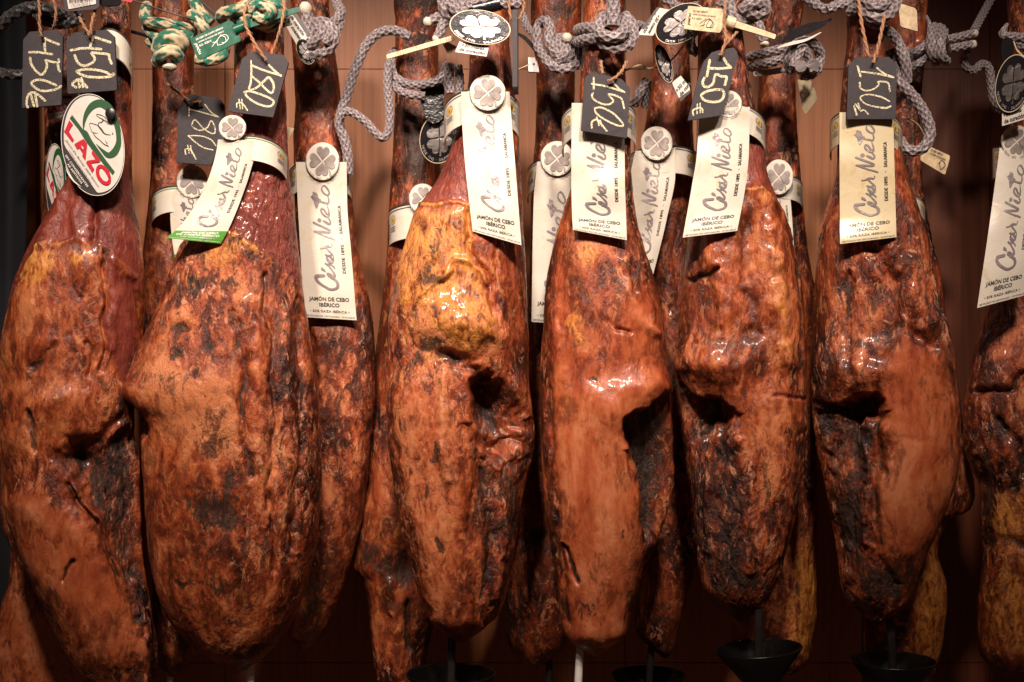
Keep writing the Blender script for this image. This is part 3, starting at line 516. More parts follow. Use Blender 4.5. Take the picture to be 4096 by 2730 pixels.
# ---------------------------------------------------------------- flat shapes
def ribbon(pts, w, caps=True, step=3.0, closed=False):     # 2D stroke with width
    p = np.array([(q[0], q[1], q[2] if len(q) > 2 else w) for q in pts], float)
    q = spline(p, step, closed); c = q[:, :2]; ww = np.maximum(q[:, 2], 1e-4) / 2
    t = np.gradient(c, axis=0)
    if closed: t = (np.roll(c, -1, 0) - np.roll(c, 1, 0))
    t /= np.linalg.norm(t, axis=1, keepdims=True) + 1e-9; nrm = np.stack([-t[:, 1], t[:, 0]], 1)
    L = c + nrm * ww[:, None]; R = c - nrm * ww[:, None]; n = len(c)
    V = np.empty((2 * n, 2)); V[0::2] = L; V[1::2] = R
    F = [(2 * i, 2 * i + 2, 2 * i + 3, 2 * i + 1) for i in range(n - 1)]
    if closed: F.append((2 * n - 2, 0, 1, 2 * n - 1))
    elif caps:
        for e, sg in ((0, -1), (n - 1, 1)):
            k = 6; a = np.linspace(-math.pi / 2, math.pi / 2, k)[1:-1]; b = len(V)
            arc = c[e] + ww[e] * (np.cos(a)[:, None] * t[e] * sg + np.sin(a)[:, None] * nrm[e])
            V = np.vstack([V, arc]); F.append(tuple([2 * e + 1] + list(range(b, b + len(arc))) + [2 * e]))
    return V, F
def disc(cx, cy, rx, ry=None, n=28, a0=0, a1=2 * math.pi):
    ry = ry or rx; a = np.linspace(a0, a1, n, endpoint=False); return np.stack([cx + rx * np.cos(a), cy + ry * np.sin(a)], 1), [tuple(range(n))]
def heart(cx, cy, r, ang):     # clover leaf, tip at cx, cy
    t = np.linspace(0, 2 * math.pi, 30, endpoint=False)
    x = 16 * np.sin(t) ** 3; y = 13 * np.cos(t) - 5 * np.cos(2 * t) - 2 * np.cos(3 * t) - np.cos(4 * t)
    x, y = x / 17 * r * .56, (y + 17) / 29 * r
    ca, sa = math.cos(ang), math.sin(ang); return np.stack([cx + x * ca - y * sa, cy + x * sa + y * ca], 1), [tuple(range(30))]
def poly(pts): return np.array(pts, float), [tuple(range(len(pts)))]
_tc = {}
def text(s, cx, cy, w=None, h=10.0, ang=0.0, shear=0.0, bold=0.0, spacing=1.0, mirror=False):   # centred; h = capital height; y down
    key = (s, bold, spacing, shear)
    if key not in _tc:
        cu = bpy.data.curves.new('t', 'FONT'); cu.body = s; cu.size = 1; cu.offset = bold; cu.space_character = spacing; cu.shear = shear; cu.resolution_u = 2
        o = bpy.data.objects.new('t', cu); COL.objects.link(o); dg = bpy.context.evaluated_depsgraph_get(); me = o.evaluated_get(dg).to_mesh()
        V = np.array([v.co[:2] for v in me.vertices]); F = [tuple(p.vertices) for p in me.polygons]
        o.evaluated_get(dg).to_mesh_clear(); bpy.data.objects.remove(o); bpy.data.curves.remove(cu); _tc[key] = (V, F)
    V, F = _tc[key]; V = V.copy(); lo, hi = V.min(0), V.max(0); sy = h / .70
    sx = sy if w is None else w / (hi[0] - lo[0])
    x = (V[:, 0] - (lo[0] + hi[0]) / 2) * sx; y = -(V[:, 1] - .35) * sy
    if mirror: x = -x
    a = math.radians(ang); return np.stack([cx + x * math.cos(a) - y * math.sin(a), cy + x * math.sin(a) + y * math.cos(a)], 1), F
def arc_text(s, cx, cy, r, a0, a1, h):      # letters along a circle, reading left to right under it
    out = []; n = len(s)
    for i, ch in enumerate(s):
        if ch == ' ': continue
        a = math.radians(a0 + (a1 - a0) * i / (n - 1)); out.append(text(ch, cx + r * math.cos(a), cy + r * math.sin(a), None, h, math.degrees(a) - 90, bold=.01))
    return join2(out)
def join2(parts):
    Vs, Fs, n = [], [], 0
    for V, F in parts: Vs.append(np.asarray(V, float)[:, :2]); Fs += [tuple(i + n for i in f) for f in F]; n += len(V)
    return np.concatenate(Vs), Fs
def on(surf, VF, off):          # place flat art on a surface function, off = distance in front of it
    V, F = VF; W3 = surf(V[:, 0], V[:, 1]); W3 = W3.copy(); W3[:, 1] -= off; return W3, F
def art(name, parts, surf, mat, parent, off0=.0006, doff=.00004):
    if not parts: return None
    out = [on(surf, p, off0 + i * doff) for i, p in enumerate(parts)]
    V, F = join(out); return mk(name, V, F, mat, parent, smooth=False)
def sheet(surf, outline, thick, n=36, step=None):      # solid thin plate following a surface; outline polygon -> clipped fan rows
    V2, _ = outline; a = surf(V2[:, 0], V2[:, 1]); k = len(V2); c = V2.mean(0)
    rings = [1.0, .75, .5, .25]; Vs = []
    for r in rings: q = c + (V2 - c) * r; Vs.append(surf(q[:, 0], q[:, 1]))
    Vs.append(surf(np.array([c[0]]), np.array([c[1]]))); Fv = np.concatenate(Vs); m = len(Fv); F = []
    for ri in range(len(rings) - 1):
        for i in range(k): j = (i + 1) % k; F.append((ri * k + i, ri * k + j, (ri + 1) * k + j, (ri + 1) * k + i))
    for i in range(k): F.append(((len(rings) - 1) * k + i, (len(rings) - 1) * k + (i + 1) % k, m - 1))
    B = Fv.copy(); B[:, 1] += thick
    F2 = [tuple(i + m for i in f[::-1]) for f in F]; F3 = [(i, i + m, (i + 1) % k + m, (i + 1) % k) for i in range(k)]
    return np.vstack([Fv, B]), F + F2 + F3
def plane_surf(conv, y0, dydx=0.0, dydv=0.0, ref=(0, 0), bow=0.0, bw=1.0):
    def f(x, y):
        p = conv(list(zip(np.atleast_1d(x), np.atleast_1d(y)))); p = np.array(p, float)
        r = conv([ref])[0]; du = (p[:, 0] - r[0]) * S; dv = (p[:, 1] - r[1]) * S
        return P(p[:, 0], p[:, 1], y0 + du * dydx + dv * dydv + bow * (du / bw) ** 2)
    return f
ID = crop(0, 0, 1.0)

# ---------------------------------------------------------------- tubes: ropes, twine
def tube(pts, r, step=1.6, na=28, braid=0.0, pitch=1.6, kind='grey', taper=None, flat=1.0, caps=True):
    # pts (u, v, y); r in photo pixels
    if len(pts) < 3:
        a, b2 = np.array(pts[0], float), np.array(pts[1], float); pts = [a, (a + b2) / 2, b2]
    p = np.array(pts, float); W3 = P(p[:, 0], p[:, 1], p[:, 2]); c = spline(W3, step * S); rm = r * S
    n = len(c); t = np.gradient(c, axis=0); t /= np.linalg.norm(t, axis=1, keepdims=True) + 1e-12
    up = np.cross(t[0], [0, 1, 0]); up = up / (np.linalg.norm(up) + 1e-9) if np.linalg.norm(up) > 1e-3 else np.array([1., 0, 0]); Nn = [up]
    for i in range(1, n): q = Nn[-1] - t[i] * np.dot(Nn[-1], t[i]); Nn.append(q / (np.linalg.norm(q) + 1e-12))
    Nn = np.array(Nn); Bn = np.cross(t, Nn); s = np.concatenate([[0], np.cumsum(np.linalg.norm(np.diff(c, axis=0), axis=1))])
    a = np.linspace(0, 2 * math.pi, na, endpoint=False); rr = np.full((n, na), rm); colr = np.ones((n, na, 4))
    ss = s[:, None] / (rm * pitch)
    if kind in ('grey', 'black'):
        k = 6; x1 = np.sin(ss * 5.2 + k * a[None]); x2 = np.sin(ss * 5.2 - k * a[None]); h = np.maximum(x1, x2)
        g = np.abs(x1 * x2) ** .5 * np.sign(x1 * x2); rr = rm * (1 + braid * (h - .6) + braid * .4 * g); colr[..., :3] = (.34 + .85 * sstep(-.1, .95, h))[..., None]
    elif kind == 'zig':
        tri = np.abs((a[None] / (2 * math.pi) * 5) % 1 - .5) * 2; ph = (ss * .46 + tri * .42) % 1; st = sstep(.0, .05, ph) * (1 - sstep(.5, .55, ph))
        gr = np.array([.006, .13, .078]); cr = np.array([.50, .40, .24]); colr[..., :3] = gr + (cr - gr) * st[..., None]
        x1 = np.sin(ss * 4.6 + 5 * a[None]); x2 = np.sin(ss * 4.6 - 5 * a[None]); rr = rm * (1 + braid * (np.maximum(x1, x2) - .6)); colr[..., :3] *= (.7 + .35 * sstep(-.2, .8, np.maximum(x1, x2)))[..., None]
    elif kind == 'twist':
        x = np.sin(ss * 2.2 + 2 * a[None]); rr = rm * (1 + .22 * x); colr[..., :3] = (.72 + .3 * x)[..., None]
    if taper is not None: rr = rr * np.interp(np.linspace(0, 1, n), np.linspace(0, 1, len(taper)), taper)[:, None]
    V = c[:, None] + rr[..., None] * (np.cos(a)[None, :, None] * Nn[:, None] + np.sin(a)[None, :, None] * Bn[:, None] * flat)
    V = V.reshape(-1, 3); F = [tuple(f) for f in grid_faces(n, na, True)]
    if caps: F += [tuple(range(na))[::-1], tuple(range((n - 1) * na, n * na))]
    return V, F, colr.reshape(-1, 4)
def tubes(name, lst, mat, parent=None, **kw):
    Vs, Fs, Cs, n = [], [], [], 0
    for V, F, C in lst: Vs.append(V); Fs += [tuple(int(i) + n for i in f) for f in F]; Cs.append(C); n += len(V)
    return mk(name, np.vstack(Vs), Fs, mat, parent, attrs={'mC': np.vstack(Cs)}, **kw)
def knot(u, v, y, r, tr, ax=1.0, rot=0.0, depth=.5, closed=True, kind='grey', braid=.16, tilt=0, phase=0):   # overhand knot
    t = np.linspace(0, 2 * math.pi, 26, endpoint=False) + phase; x = (np.sin(t) + 2 * np.sin(2 * t)) / 3; z = (np.cos(t) - 2 * np.cos(2 * t)) / 3; d = -np.sin(3 * t)
    a = math.radians(rot); X = x * math.cos(a) - z * math.sin(a); Z = x * math.sin(a) + z * math.cos(a)
    pts = [(u + r * X[i] * ax, v + r * Z[i], y + d[i] * r * S * depth) for i in range(len(t))]; pts.append(pts[0]); pts.append(pts[1])
    return tube(pts, tr, braid=braid, kind=kind, caps=False)
def blobby(u, v, y, r, ry=None, seed=0):      # frayed rope end
    m, n = 14, 18; th = np.linspace(0, math.pi, m)[:, None]; ph = np.linspace(0, 2 * math.pi, n, endpoint=False)[None]
    d = np.stack([np.sin(th) * np.cos(ph), np.sin(th) * np.sin(ph), np.cos(th) + 0 * ph], -1); k = 1 + .35 * (fbm(d * 2.2 + seed, 3) - .5)
    c = P(u, v, y); V = c + d * k[..., None] * np.array([r, r, ry or r]) * S; return V.reshape(-1, 3), [tuple(f) for f in grid_faces(m, n, True)], np.ones((m * n, 4))

# ---------------------------------------------------------------- hanging label with band, clover disc and script
def strip_surface(rows, bow=.004):      # rows: t, uL, vL, uR, vR, y ; canonical art space 424 x 1317
    rows = [(-.14,) + tuple(rows[0][1:])] + rows if False else rows
    T = [r[0] for r in rows]; R_ = np.array([r[1:] for r in rows], float)
    def ext(k, t):
        v = pchip(T, R_[:, k], np.clip(t, T[0], T[-1])); s0 = (R_[1, k] - R_[0, k]) / (T[1] - T[0]); return v + np.minimum(t - T[0], 0) * s0
    def f(x, y):
        x = np.atleast_1d(np.asarray(x, float)); y = np.atleast_1d(np.asarray(y, float)); s = x / 424; t = y / 1317
        uL, vL, uR, vR, yy = [ext(k, t) for k in range(5)]
        wv = (vnoise(np.stack([s * 1.5, t * 5, 0 * t + R_[0, 0]], -1)) - .5) * .006
        return P(uL + (uR - uL) * s, vL + (vR - vL) * s, yy - bow * (1 - (2 * s - 1) ** 2) + wv)
    return f
L4N = lambda px, py: ((px - 402 + 0) / 551 * 424, (.159 + (py - 315) * .657 / 910) * 1317)   # from the L4 crop
def z1(pts): return [L4N(455.4 + p[0] * .3388, 278.3 + p[1] * .3388) + ((p[2] * .3388 * .64,) if len(p) > 2 else ()) for p in pts]     # detail crop of the upper word
def z2(pts): return [L4N(455.4 + p[0] * .3388, 759.0 + p[1] * .3388) + ((p[2] * .3388 * .64,) if len(p) > 2 else ()) for p in pts]     # detail crop of the lower word
def script_art():
    A = []
    A.append(ribbon(z1([(640,210,50),(670,130,40),(740,110,62),(830,180,75),(890,280,70),(850,350,70),(780,340,68),(700,290,75),(650,230,62),(640,200,45)]), 20))
    A.append(ribbon(z1([(830,350,30),(850,410,50),(870,480,60),(840,560,70),(750,550,85),(640,530,70),(540,530,26),(500,620,26),(450,690,20)]), 20))
    A.append(poly(z1([(270,390),(345,340),(350,270),(380,250),(410,290),(440,270),(500,320),(530,420),(620,470),(560,540),(430,690),(390,590),(365,490)])))
    A.append(ribbon(z1([(800,600,20),(830,680,45),(855,770,60),(860,860,60),(800,910,60),(700,870,75),(620,800,80),(600,720,75),(650,690,75),(720,750,80),(780,830,75),(850,830,60)]), 20))
    A.append(ribbon(z1([(810,930,40),(870,990,60),(880,1060,70),(820,1080,90),(740,1040,100),(650,1000,60)]), 20)); A.append(disc(*z1([(525,985)])[0], 18, 17, 18))
    A.append(ribbon(z1([(330,1040,80),(480,1100,85),(640,1160,85),(800,1220,85),(860,1260,80),(800,1290,80),(600,1275,90),(340,1260,60)]), 20))
    A.append(ribbon(z1([(330,1260,50),(480,1310,70),(700,1390,65),(850,1430,70),(965,1470,60)]), 20))
    A.append(ribbon(z2([(500,275,60),(580,270,40),(660,240,90),(750,220,80),(830,235,60),(870,200,45),(870,160,40)]), 20))
    A.append(ribbon(z2([(680,260,60),(760,340,60),(840,410,60),(890,480,35),(870,600,80),(830,640,90),(760,620,110),(700,570,100),(680,500,70),(700,470,60),(780,480,90),(850,560,90)]), 20)); A.append(ribbon(z2([(645,440,60),(740,460,60),(820,450,60)]), 20))
    A.append(ribbon(z2([(620,660,60),(720,730,60),(800,820,60),(870,910,80),(890,1000,80),(800,1010,80),(700,990,80),(660,930,70),(730,930,60),(820,980,60)]), 20)); A.append(ribbon(z2([(700,680,60),(800,700,50),(880,750,50),(905,790,45)]), 20))
    A.append(poly(z2([(470,760),(500,765),(580,810),(625,890),(600,890),(470,835)])))
    A.append(ribbon(z2([(545,985,110),(400,990,120),(300,1010,140),(320,1110,110),(420,1200,100),(560,1280,90),(700,1340,90),(820,1340,90),(930,1300,100),(970,1220,110),(930,1120,100),(830,1060,80),(760,1040,60)]), 20))
    return A
SCRIPT = script_art()
def label(rows, emblem, band, lab, year='1895', green=False, group='white labels hanging on the ham shanks', bow=.004, aged=False, head=True, crest=1.0):
    back = rows[0][5] > .0; nr = []
    for r in rows:
        ys = [front_y((r[1] + (r[3] - r[1]) * k) / KD, (r[2] + (r[4] - r[2]) * k + dv) / KD, back) for k in (0, .25, .5, .75, 1) for dv in (-20, 0, 25)]; m_ = min(ys); nr.append(m_ - .004 if m_ < 5 else None)
    top_y = [y for y in nr if y is not None]; rows = [tuple(r[:5]) + ((y if y is not None else (top_y[0] if top_y else r[5])),) for r, y in zip(rows, nr)]
    ys = [r[5] for r in rows]; ys = [min(ys[max(0, i - 1):i + 2]) * .4 + ys[i] * .6 for i in range(len(ys))]; y0_ = ys[0]; ys[0] = min(y0_, band[6] - band[7] - .002)
    rows = [tuple(r[:5]) + (min(y, ys[0] + .004),) for r, y in zip(rows, ys)]; emblem = tuple(emblem[:3]) + (rows[0][5] - .0045,)
    sf = strip_surface(rows, bow); org = sf(212, 600)[0]; t = thing('hanging_label', org, lab, 'label', group); pap = M['paper_aged' if aged else 'paper']
    n = 22; out = [(424 * i / (n - 1), 0) for i in range(n)] + [(424, 1317 * i / 40) for i in range(1, 40)] + [(424 * (1 - i / (n - 1)), 1317) for i in range(n)] + [(0, 1317 * (1 - i / 40)) for i in range(1, 40)]
    # dense grid sheet
    vb = (band[2] + band[3]) / 2 - band[4] + 16; yt = 0
    while yt < 240 and (1365 - (lambda q: q[2] / (S * (DC + q[1]) / DC))(sf(212, yt)[0])) < vb: yt += 6
    gx, gy = np.meshgrid(np.linspace(0, 424, 18), np.linspace(yt, 1317, 60)); G = sf(gx.ravel(), gy.ravel()); Bk = G.copy(); Bk[:, 1] += .0005; m = len(G)
    F = [tuple(f) for f in grid_faces(60, 18)]; F2 = [tuple(i + m for i in f[::-1]) for f in F]
    per = [i for i in range(18)] + [r * 18 + 17 for r in range(1, 60)] + [59 * 18 + i for i in range(16, -1, -1)] + [r * 18 for r in range(58, 0, -1)]
    F3 = [(per[i], per[i] + m, per[(i + 1) % len(per)] + m, per[(i + 1) % len(per)]) for i in range(len(per))]
    mk('strip', np.vstack([G, Bk]), F + F2 + F3, pap, t)
    art('script_lettering', SCRIPT, sf, M['foil'], t, .0004, .00003)
    ink = []
    if green:
        art('green_field', [(np.array([(x, y) for y in (1135, 1200, 1260, 1316) for x in np.linspace(1, 423, 9)]), [tuple(f) for f in grid_faces(4, 9)])], sf, M['green_ink'], t, .0003)
        wt = [text('JAMÓN DE CEBO', 212, 1170, 300, 28, bold=.025), text('DE CAMPO IBÉRICO', 212, 1212, 345, 28, bold=.025), text('• 50% RAZA IBÉRICA •', 212, 1256, 290, 18), text('CERTIFICADO POR CERTICAR · CP/NCI/006/09', 212, 1296, 390, 13)]
        art('white_print', wt, sf, M['white_ink'], t, .0006)
    else:
        ink += [text('JAMÓN DE CEBO', 212, 1150, 330, 32, bold=.028), text('IBÉRICO', 212, 1200, 165, 32, bold=.028), text('• 50% RAZA IBÉRICA •', 212, 1255, 320, 21, bold=.008), text('CERTIFICADO POR CERTICARAGRO · CP-NCI-006-09', 212, 1299, 400, 14, bold=.006)]
    ink += [text('SALAMANCA', 354, 487, 232, 26, -90, spacing=1.12, bold=.022), disc(354, 645, 4), text('DESDE ' + year, 354, 808, 236, 26, -90, spacing=1.1, bold=.022)]
    # emblem disc
    eu, ev, er, ey = emblem; es = lambda x, y: P(eu + np.asarray(x) * er, ev + np.asarray(y) * er * crest, ey + (np.asarray(x) ** 2) * .0008)
    if head:
        Vd, Fd = sheet(es, disc(0, 0, 1.0, 1.0, 48), .0006); mk('clover_disc', Vd, Fd, pap, t)
        leaves = [heart(-.035 * math.sin(math.radians(a + 4)), .035 * math.cos(math.radians(a + 4)), .74, math.radians(a + 4)) for a in (0, 90, 180, 270)]
        leaves.append(ribbon([(.12,.12,.03),(.38,.45,.06),(.46,.62,.10),(.42,.78,.03)], .05, step=.05))
        art('clover', leaves, es, M['clover'], t, .0010, .00003)
        ring = [ribbon([(math.cos(a) * .985, math.sin(a) * .985) for a in np.radians(np.linspace(*q, 16))], .05, False, .06) for q in ((150, 190), (-10, 32))]
        art('emblem_ring', ring, es, M['ink_soft'], t, .0011); art('ring_lettering', [arc_text('DESDE ' + year + ' · SALAMANCA', 0, 0, .97, 142, 36, .105)], es, M['ink'], t, .0025)
    art('print', ink, sf, M['ink'], t, .0004)
    # band round the shank: ul, ur = ends, v at the ends, rise in the middle, height, depth
    ul, ur, vl, vr, rise, hb, yc, dep = band; na = 60; a = np.linspace(-.25, math.pi + .25, na)
    def bs(x, y):      # x 0..1 round the front, y 0..1 down
        an = np.asarray(x) * math.pi; u = (ul + ur) / 2 - (ur - ul) / 2 * np.cos(an); v = vl + (vr - vl) * np.asarray(x) - rise * np.sin(an) + np.asarray(y) * hb
        return P(u, v, yc - dep * np.sin(an))
    x = a / math.pi; gx, gy = np.meshgrid(x, np.linspace(0, 1, 8)); G = bs(gx.ravel(), gy.ravel()); c = G.mean(0); Bk = G + (c - G) * np.array([.03, .03, 0]); Bk[:, 2] = G[:, 2]
    m = len(G); F = [tuple(f) for f in grid_faces(8, na)]; F2 = [tuple(i + m for i in f[::-1]) for f in F]
    per = list(range(na)) + [(r + 1) * na - 1 for r in range(1, 8)] + [7 * na + i for i in range(na - 2, -1, -1)] + [r * na for r in range(6, 0, -1)]
    F3 = [(per[i], per[i] + m, per[(i + 1) % len(per)] + m, per[(i + 1) % len(per)]) for i in range(len(per))]
    mk('band', np.vstack([G, Bk]), F + F2 + F3, pap, t)
    q = np.linspace(.0, 1.0, 50); ln = lambda y0, y1: (np.array([(xx, yy) for yy in (y0, y1) for xx in q]), [tuple(f) for f in grid_faces(2, 50)])
    art('band_edge', [ln(.0, .055)], bs, M['ink'], t, .0006); art('band_line', [ln(.105, .13)], bs, M['green_ink' if green else 'ink'], t, .0006)
    fine = []
    for x0 in (.17, .80):
        yel = disc(0, 0, 1, 1, 20)[0] * np.array([.035, .10]) + np.array([x0, .36]); art('seal', [(yel, [tuple(range(20))])], bs, M['yellow_ink'], t, .0007)
        dr = disc(0, 0, 1, 1, 12)[0] * np.array([.013, .06]) + np.array([x0, .37]); fine.append((dr, [tuple(range(12))]))
        fine.append(ribbon([(math.cos(b) * .044 + x0, math.sin(b) * .13 + .36) for b in np.linspace(0, 6.283, 20)[:-1]], .008, step=.02, closed=True))
        for i in range(3): fine.append(ribbon([(x0 - .035, .56 + i * .06), (x0, .56 + i * .06), (x0 + .035, .56 + i * .06)], .026, step=.02))
    for i, wd in enumerate((.12, .10, .13, .11, .09, .12)): fine.append(ribbon([(.86, .28 + i * .10), (.86 + wd / 2, .28 + i * .10), (.86 + wd, .28 + i * .10)], .022, step=.02))
    fine.append(ribbon([(.845, .25), (.845, .5), (.845, .85)], .006, step=.02))
    for i in range(5): fine.append(ribbon([(.04, .45 + i * .09), (.07, .45 + i * .09), (.10, .45 + i * .09)], .024, step=.02))
    art('band_print', fine, bs, M['ink_soft'], t, .0008); return t
def rowsf(conv, rows): return [(r[0],) + tuple(conv([(r[1], r[2])])[0]) + tuple(conv([(r[3], r[4])])[0]) + (r[5],) for r in rows]
C1 = crop(0, 0, .63768); C2 = crop(1000, 0, .70134); C3 = crop(2000, 0, .70134); C4 = crop(3100, 0, .82931)
L1 = crop(200, 350, .28689); L2 = crop(2700, 350, .41451); L3 = crop(1100, 550, .47847); L4 = crop(3200, 380, .39526); LH2 = crop(600, 400, .38265); LH4 = crop(2200, 250, .47847)
# front row
label(rowsf(LH2, [(0,722,285,1088,285,-.062),(.16,700,500,1100,515,-.070),(.35,642,735,1048,752,-.076),(.58,505,1045,965,1002,-.084),(.82,300,1335,832,1330,-.094),(1,172,1445,740,1505,-.096)]),
      LH2([(862,290)])[0] + (55, -.078), (880, 1150, 590, 640, 72, 100, -.002, .050), 'cream label with green foot, slanting down the broadest ham', '1943', True, crest=.9)
label(rowsf(C2, [(0,1205,520,1480,520,-.050),(.2,1210,700,1492,690,-.058),(.5,1228,950,1512,935,-.066),(1,1270,1320,1548,1400,-.078)]), C2([(1355,530)])[0] + (72, -.066), (1776, 2078, 445, 430, 88, 135, .002, .050), 'white label with clover disc, hanging above the hollow of the yellow-necked ham', crest=.98)
label(rowsf(LH4, [(0,182,330,625,330,-.058),(.3,180,680,624,690,-.066),(.49,178,920,625,925,-.070),(.816,184,1265,636,1290,-.082),(1,192,1400,642,1487,-.088)]), LH4([(400,330)])[0] + (62, -.060), (2247, 2544, 480, 460, 75, 130, 0, .054), 'white label whose name is partly covered by a slate tag, on the glossy notched ham', head=False)
label(rowsf(L2, [(0,232,200,722,190,-.058),(.16,226,400,718,395,-.066),(.36,212,640,712,635,-.072),(.6,165,940,685,920,-.078),(1,75,1450,600,1385,-.090)]), L2([(515,160)])[0] + (54, -.064), (2790, 3062, 480, 505, 82, 110, 0, .054), 'white label tilted to the left, its clover disc half behind a dark leaning tag')
label(rowsf(L4, [(0,400,80,942,80,-.056),(.3,400,510,950,500,-.064),(.6,402,950,962,930,-.072),(1,405,1510,976,1440,-.084)]), (3460, 440, 60, -.058), (3318, 3610, 500, 520, 78, 125, 0, .054), 'cream label shining under a lamp, on the front ham furthest to the right', head=False, aged=True)
# back row
label(rowsf(L3, [(0,175,195,598,195,.075),(.26,190,540,603,540,.066),(.6,215,1000,640,1000,.056),(1,245,1503,682,1530,.046)]), L3([(398,200)])[0] + (67, .064), (1152, 1408, 700, 690, 62, 115, .13, .052), 'longest white label in full view, on the back ham right of the broadest one', crest=1.12)
label(rowsf(C1, [(0,1098,1140,1300,1130,.075),(.3,1068,1330,1290,1330,.068),(1,1100,1660,1300,1670,.060)]), C1([(1205,1140)])[0] + (62, .062), (604, 780, 800, 790, 52, 105, .13, .050), 'cream label half hidden behind the green-footed one', '1943', True, crest=1.05)
label(rowsf(ID, [(0,2150,640,2330,640,.075),(.2,2135,800,2330,800,.068),(1,2126,1288,2320,1302,.055)]), C3([(325,905)])[0] + (66, .062), (2108, 2330, 690, 690, 60, 110, .13, .05), 'white label with blinding script, half hidden behind the glossy notched ham', crest=1.05)
label(rowsf(C3, [(0,782,820,1000,800,.062),(.25,745,1000,1000,985,.054),(.6,730,1280,950,1255,.046),(1,720,1640,868,1590,.040)]), C3([(893,818)])[0] + (64, .048), (2510, 2790, 640, 620, 48, 110, .13, .052), 'shaded white label with brown specks, between the two leaning slate tags', crest=1.05)
label(rowsf(ID, [(0,3040,700,3150,700,.085),(.3,3050,820,3165,830,.08),(1,3090,1060,3180,1080,.075)]), C3([(1590,1010)])[0] + (58, .07), (3050, 3210, 740, 740, 40, 95, .14, .045), 'white label peeping out behind the ridged ham with the orange neck', crest=1.2)
label(rowsf(ID, [(0,1640,800,1730,800,.09),(.5,1650,900,1730,900,.09),(1,1650,1000,1730,1000,.09)]), C2([(985,1135)])[0] + (55, .09), (1556, 1780, 850, 830, 30, 140, .15, .05), 'white label band on the dark mouldy shank, mostly behind the yellow-necked ham', crest=1.1)
label(rowsf(ID, [(0,3600,740,3640,740,.12),(.5,3600,800,3640,800,.12),(1,3600,850,3640,850,.12)]), (3620, 800, 40, .12), (3560, 3702, 800, 830, 40, 70, .15, .04), 'sliver of a white label band behind the furthest right front ham', head=False)
label(rowsf(C4, [(0,1088,680,1290,672,.020),(.3,1058,910,1262,905,.010),(.6,1025,1150,1240,1120,.004),(1,975,1487,1205,1425,-.004)]), crop(3600, 0, .44644)([(1045,1270)])[0] + (62, .012), (3970, 4250, 600, 590, 22, 120, .06, .045), 'white label cut off by the right edge of the picture', crest=1.05)
# small pale corner of a label behind the two leftmost slate tags' neighbour
# ---------------------------------------------------------------- slate price tags
A1 = crop(0, 0, .31881); A2 = crop(550, 0, .31881); A3 = crop(1100, 0, .31881); A4 = crop(1650, 0, .31881); A5 = crop(2200, 0, .31881); A6 = crop(2700, 0, .31881); A7 = crop(3200, 0, .44643); A8 = crop(3600, 0, .44644)
def rounded(pts, r=.12, k=4):      # polygon with softened corners
    p = np.array(pts, float); out = []; n = len(p)
    for i in range(n):
        a, b, c = p[i - 1], p[i], p[(i + 1) % n]; la, lc = np.linalg.norm(a - b), np.linalg.norm(c - b); d = min(r, .4 * la, .4 * lc); s, e = b + (a - b) / la * d, b + (c - b) / lc * d
        for j in range(k + 1): t = j / k; out.append((1 - t) ** 2 * s + 2 * t * (1 - t) * b + t * t * e)
    return np.array(out), [tuple(range(len(out)))]
def plate(name, conv, pts, surf, thick, mat, parent=None, r=8, bevel=.0006, **kw):
    V2, _ = rounded(pts, r); c = V2.mean(0); k = len(V2)
    inn = c + (V2 - c) * (1 - 2.0 / max(20, np.ptp(V2[:, 0])))
    f0 = surf(inn[:, 0], inn[:, 1]); f1 = surf(V2[:, 0], V2[:, 1]); f1[:, 1] += bevel; b1 = f1.copy(); b1[:, 1] += thick - 2 * bevel
    V = np.vstack([f0, f1, b1]); F = [tuple(range(k))] + [(i, i + k, (i + 1) % k + k, (i + 1) % k) for i in range(k)] + [(i + k, i + 2 * k, (i + 1) % k + 2 * k, (i + 1) % k + k) for i in range(k)] + [tuple(range(2 * k, 3 * k))[::-1]]
    return mk(name, V, F, mat, parent, smooth=False, **kw)
def fuzz(pts, r, n, seed, ln=16):
    rd = random.Random(seed); p = np.array(pts, float); out = []
    q = spline(p, 6.0)
    for i in range(n):
        c = q[rd.randrange(len(q))]; a = rd.uniform(0, 6.28); l = rd.uniform(.4, 1) * ln; m = (c[0] + math.cos(a) * l * .5 + rd.uniform(-3, 3), c[1] + math.sin(a) * l * .5, c[2] + rd.uniform(-.004, .002))
        out.append(tube([tuple(c), m, (c[0] + math.cos(a + .4) * l, c[1] + math.sin(a + .4) * l, c[2] + rd.uniform(-.006, .003))], r, step=5, na=4, kind='plain'))
    return out
def price_tag(conv, outline, y, tilt, strokes, sw, twines, lab, thick=.0055, cw=1.0, tr=5.0, seed=0, hole=None):
    ref = outline[0]; sf = plane_surf(conv, y, tilt[0], tilt[1], ref); c = np.mean(np.array(outline, float), 0); org = sf(*c)[0]
    t = thing('slate_price_tag', org, lab, 'price tag', 'slate price tags with chalk prices'); plate('slate', conv, outline, sf, thick, M['slate'], t, r=14)
    art('chalk_price', [ribbon(s, sw) for s in strokes], sf, M['chalk'], t, .0005, .00003)
    if hole: art('hole', [disc(hole[0], hole[1], 14 * cw, 12 * cw, 16)], sf, M['ink'], t, .0003)
    tl = []
    for tw in twines: p = [(conv([(q[0], q[1])])[0] + (q[2],)) for q in tw]; tl.append(tube(p, tr, step=1.5, na=10, kind='twist', pitch=2.2)); tl += fuzz(p, .55, 26, seed + len(tl))
    tubes('twine', tl, M['twine'], t); return t
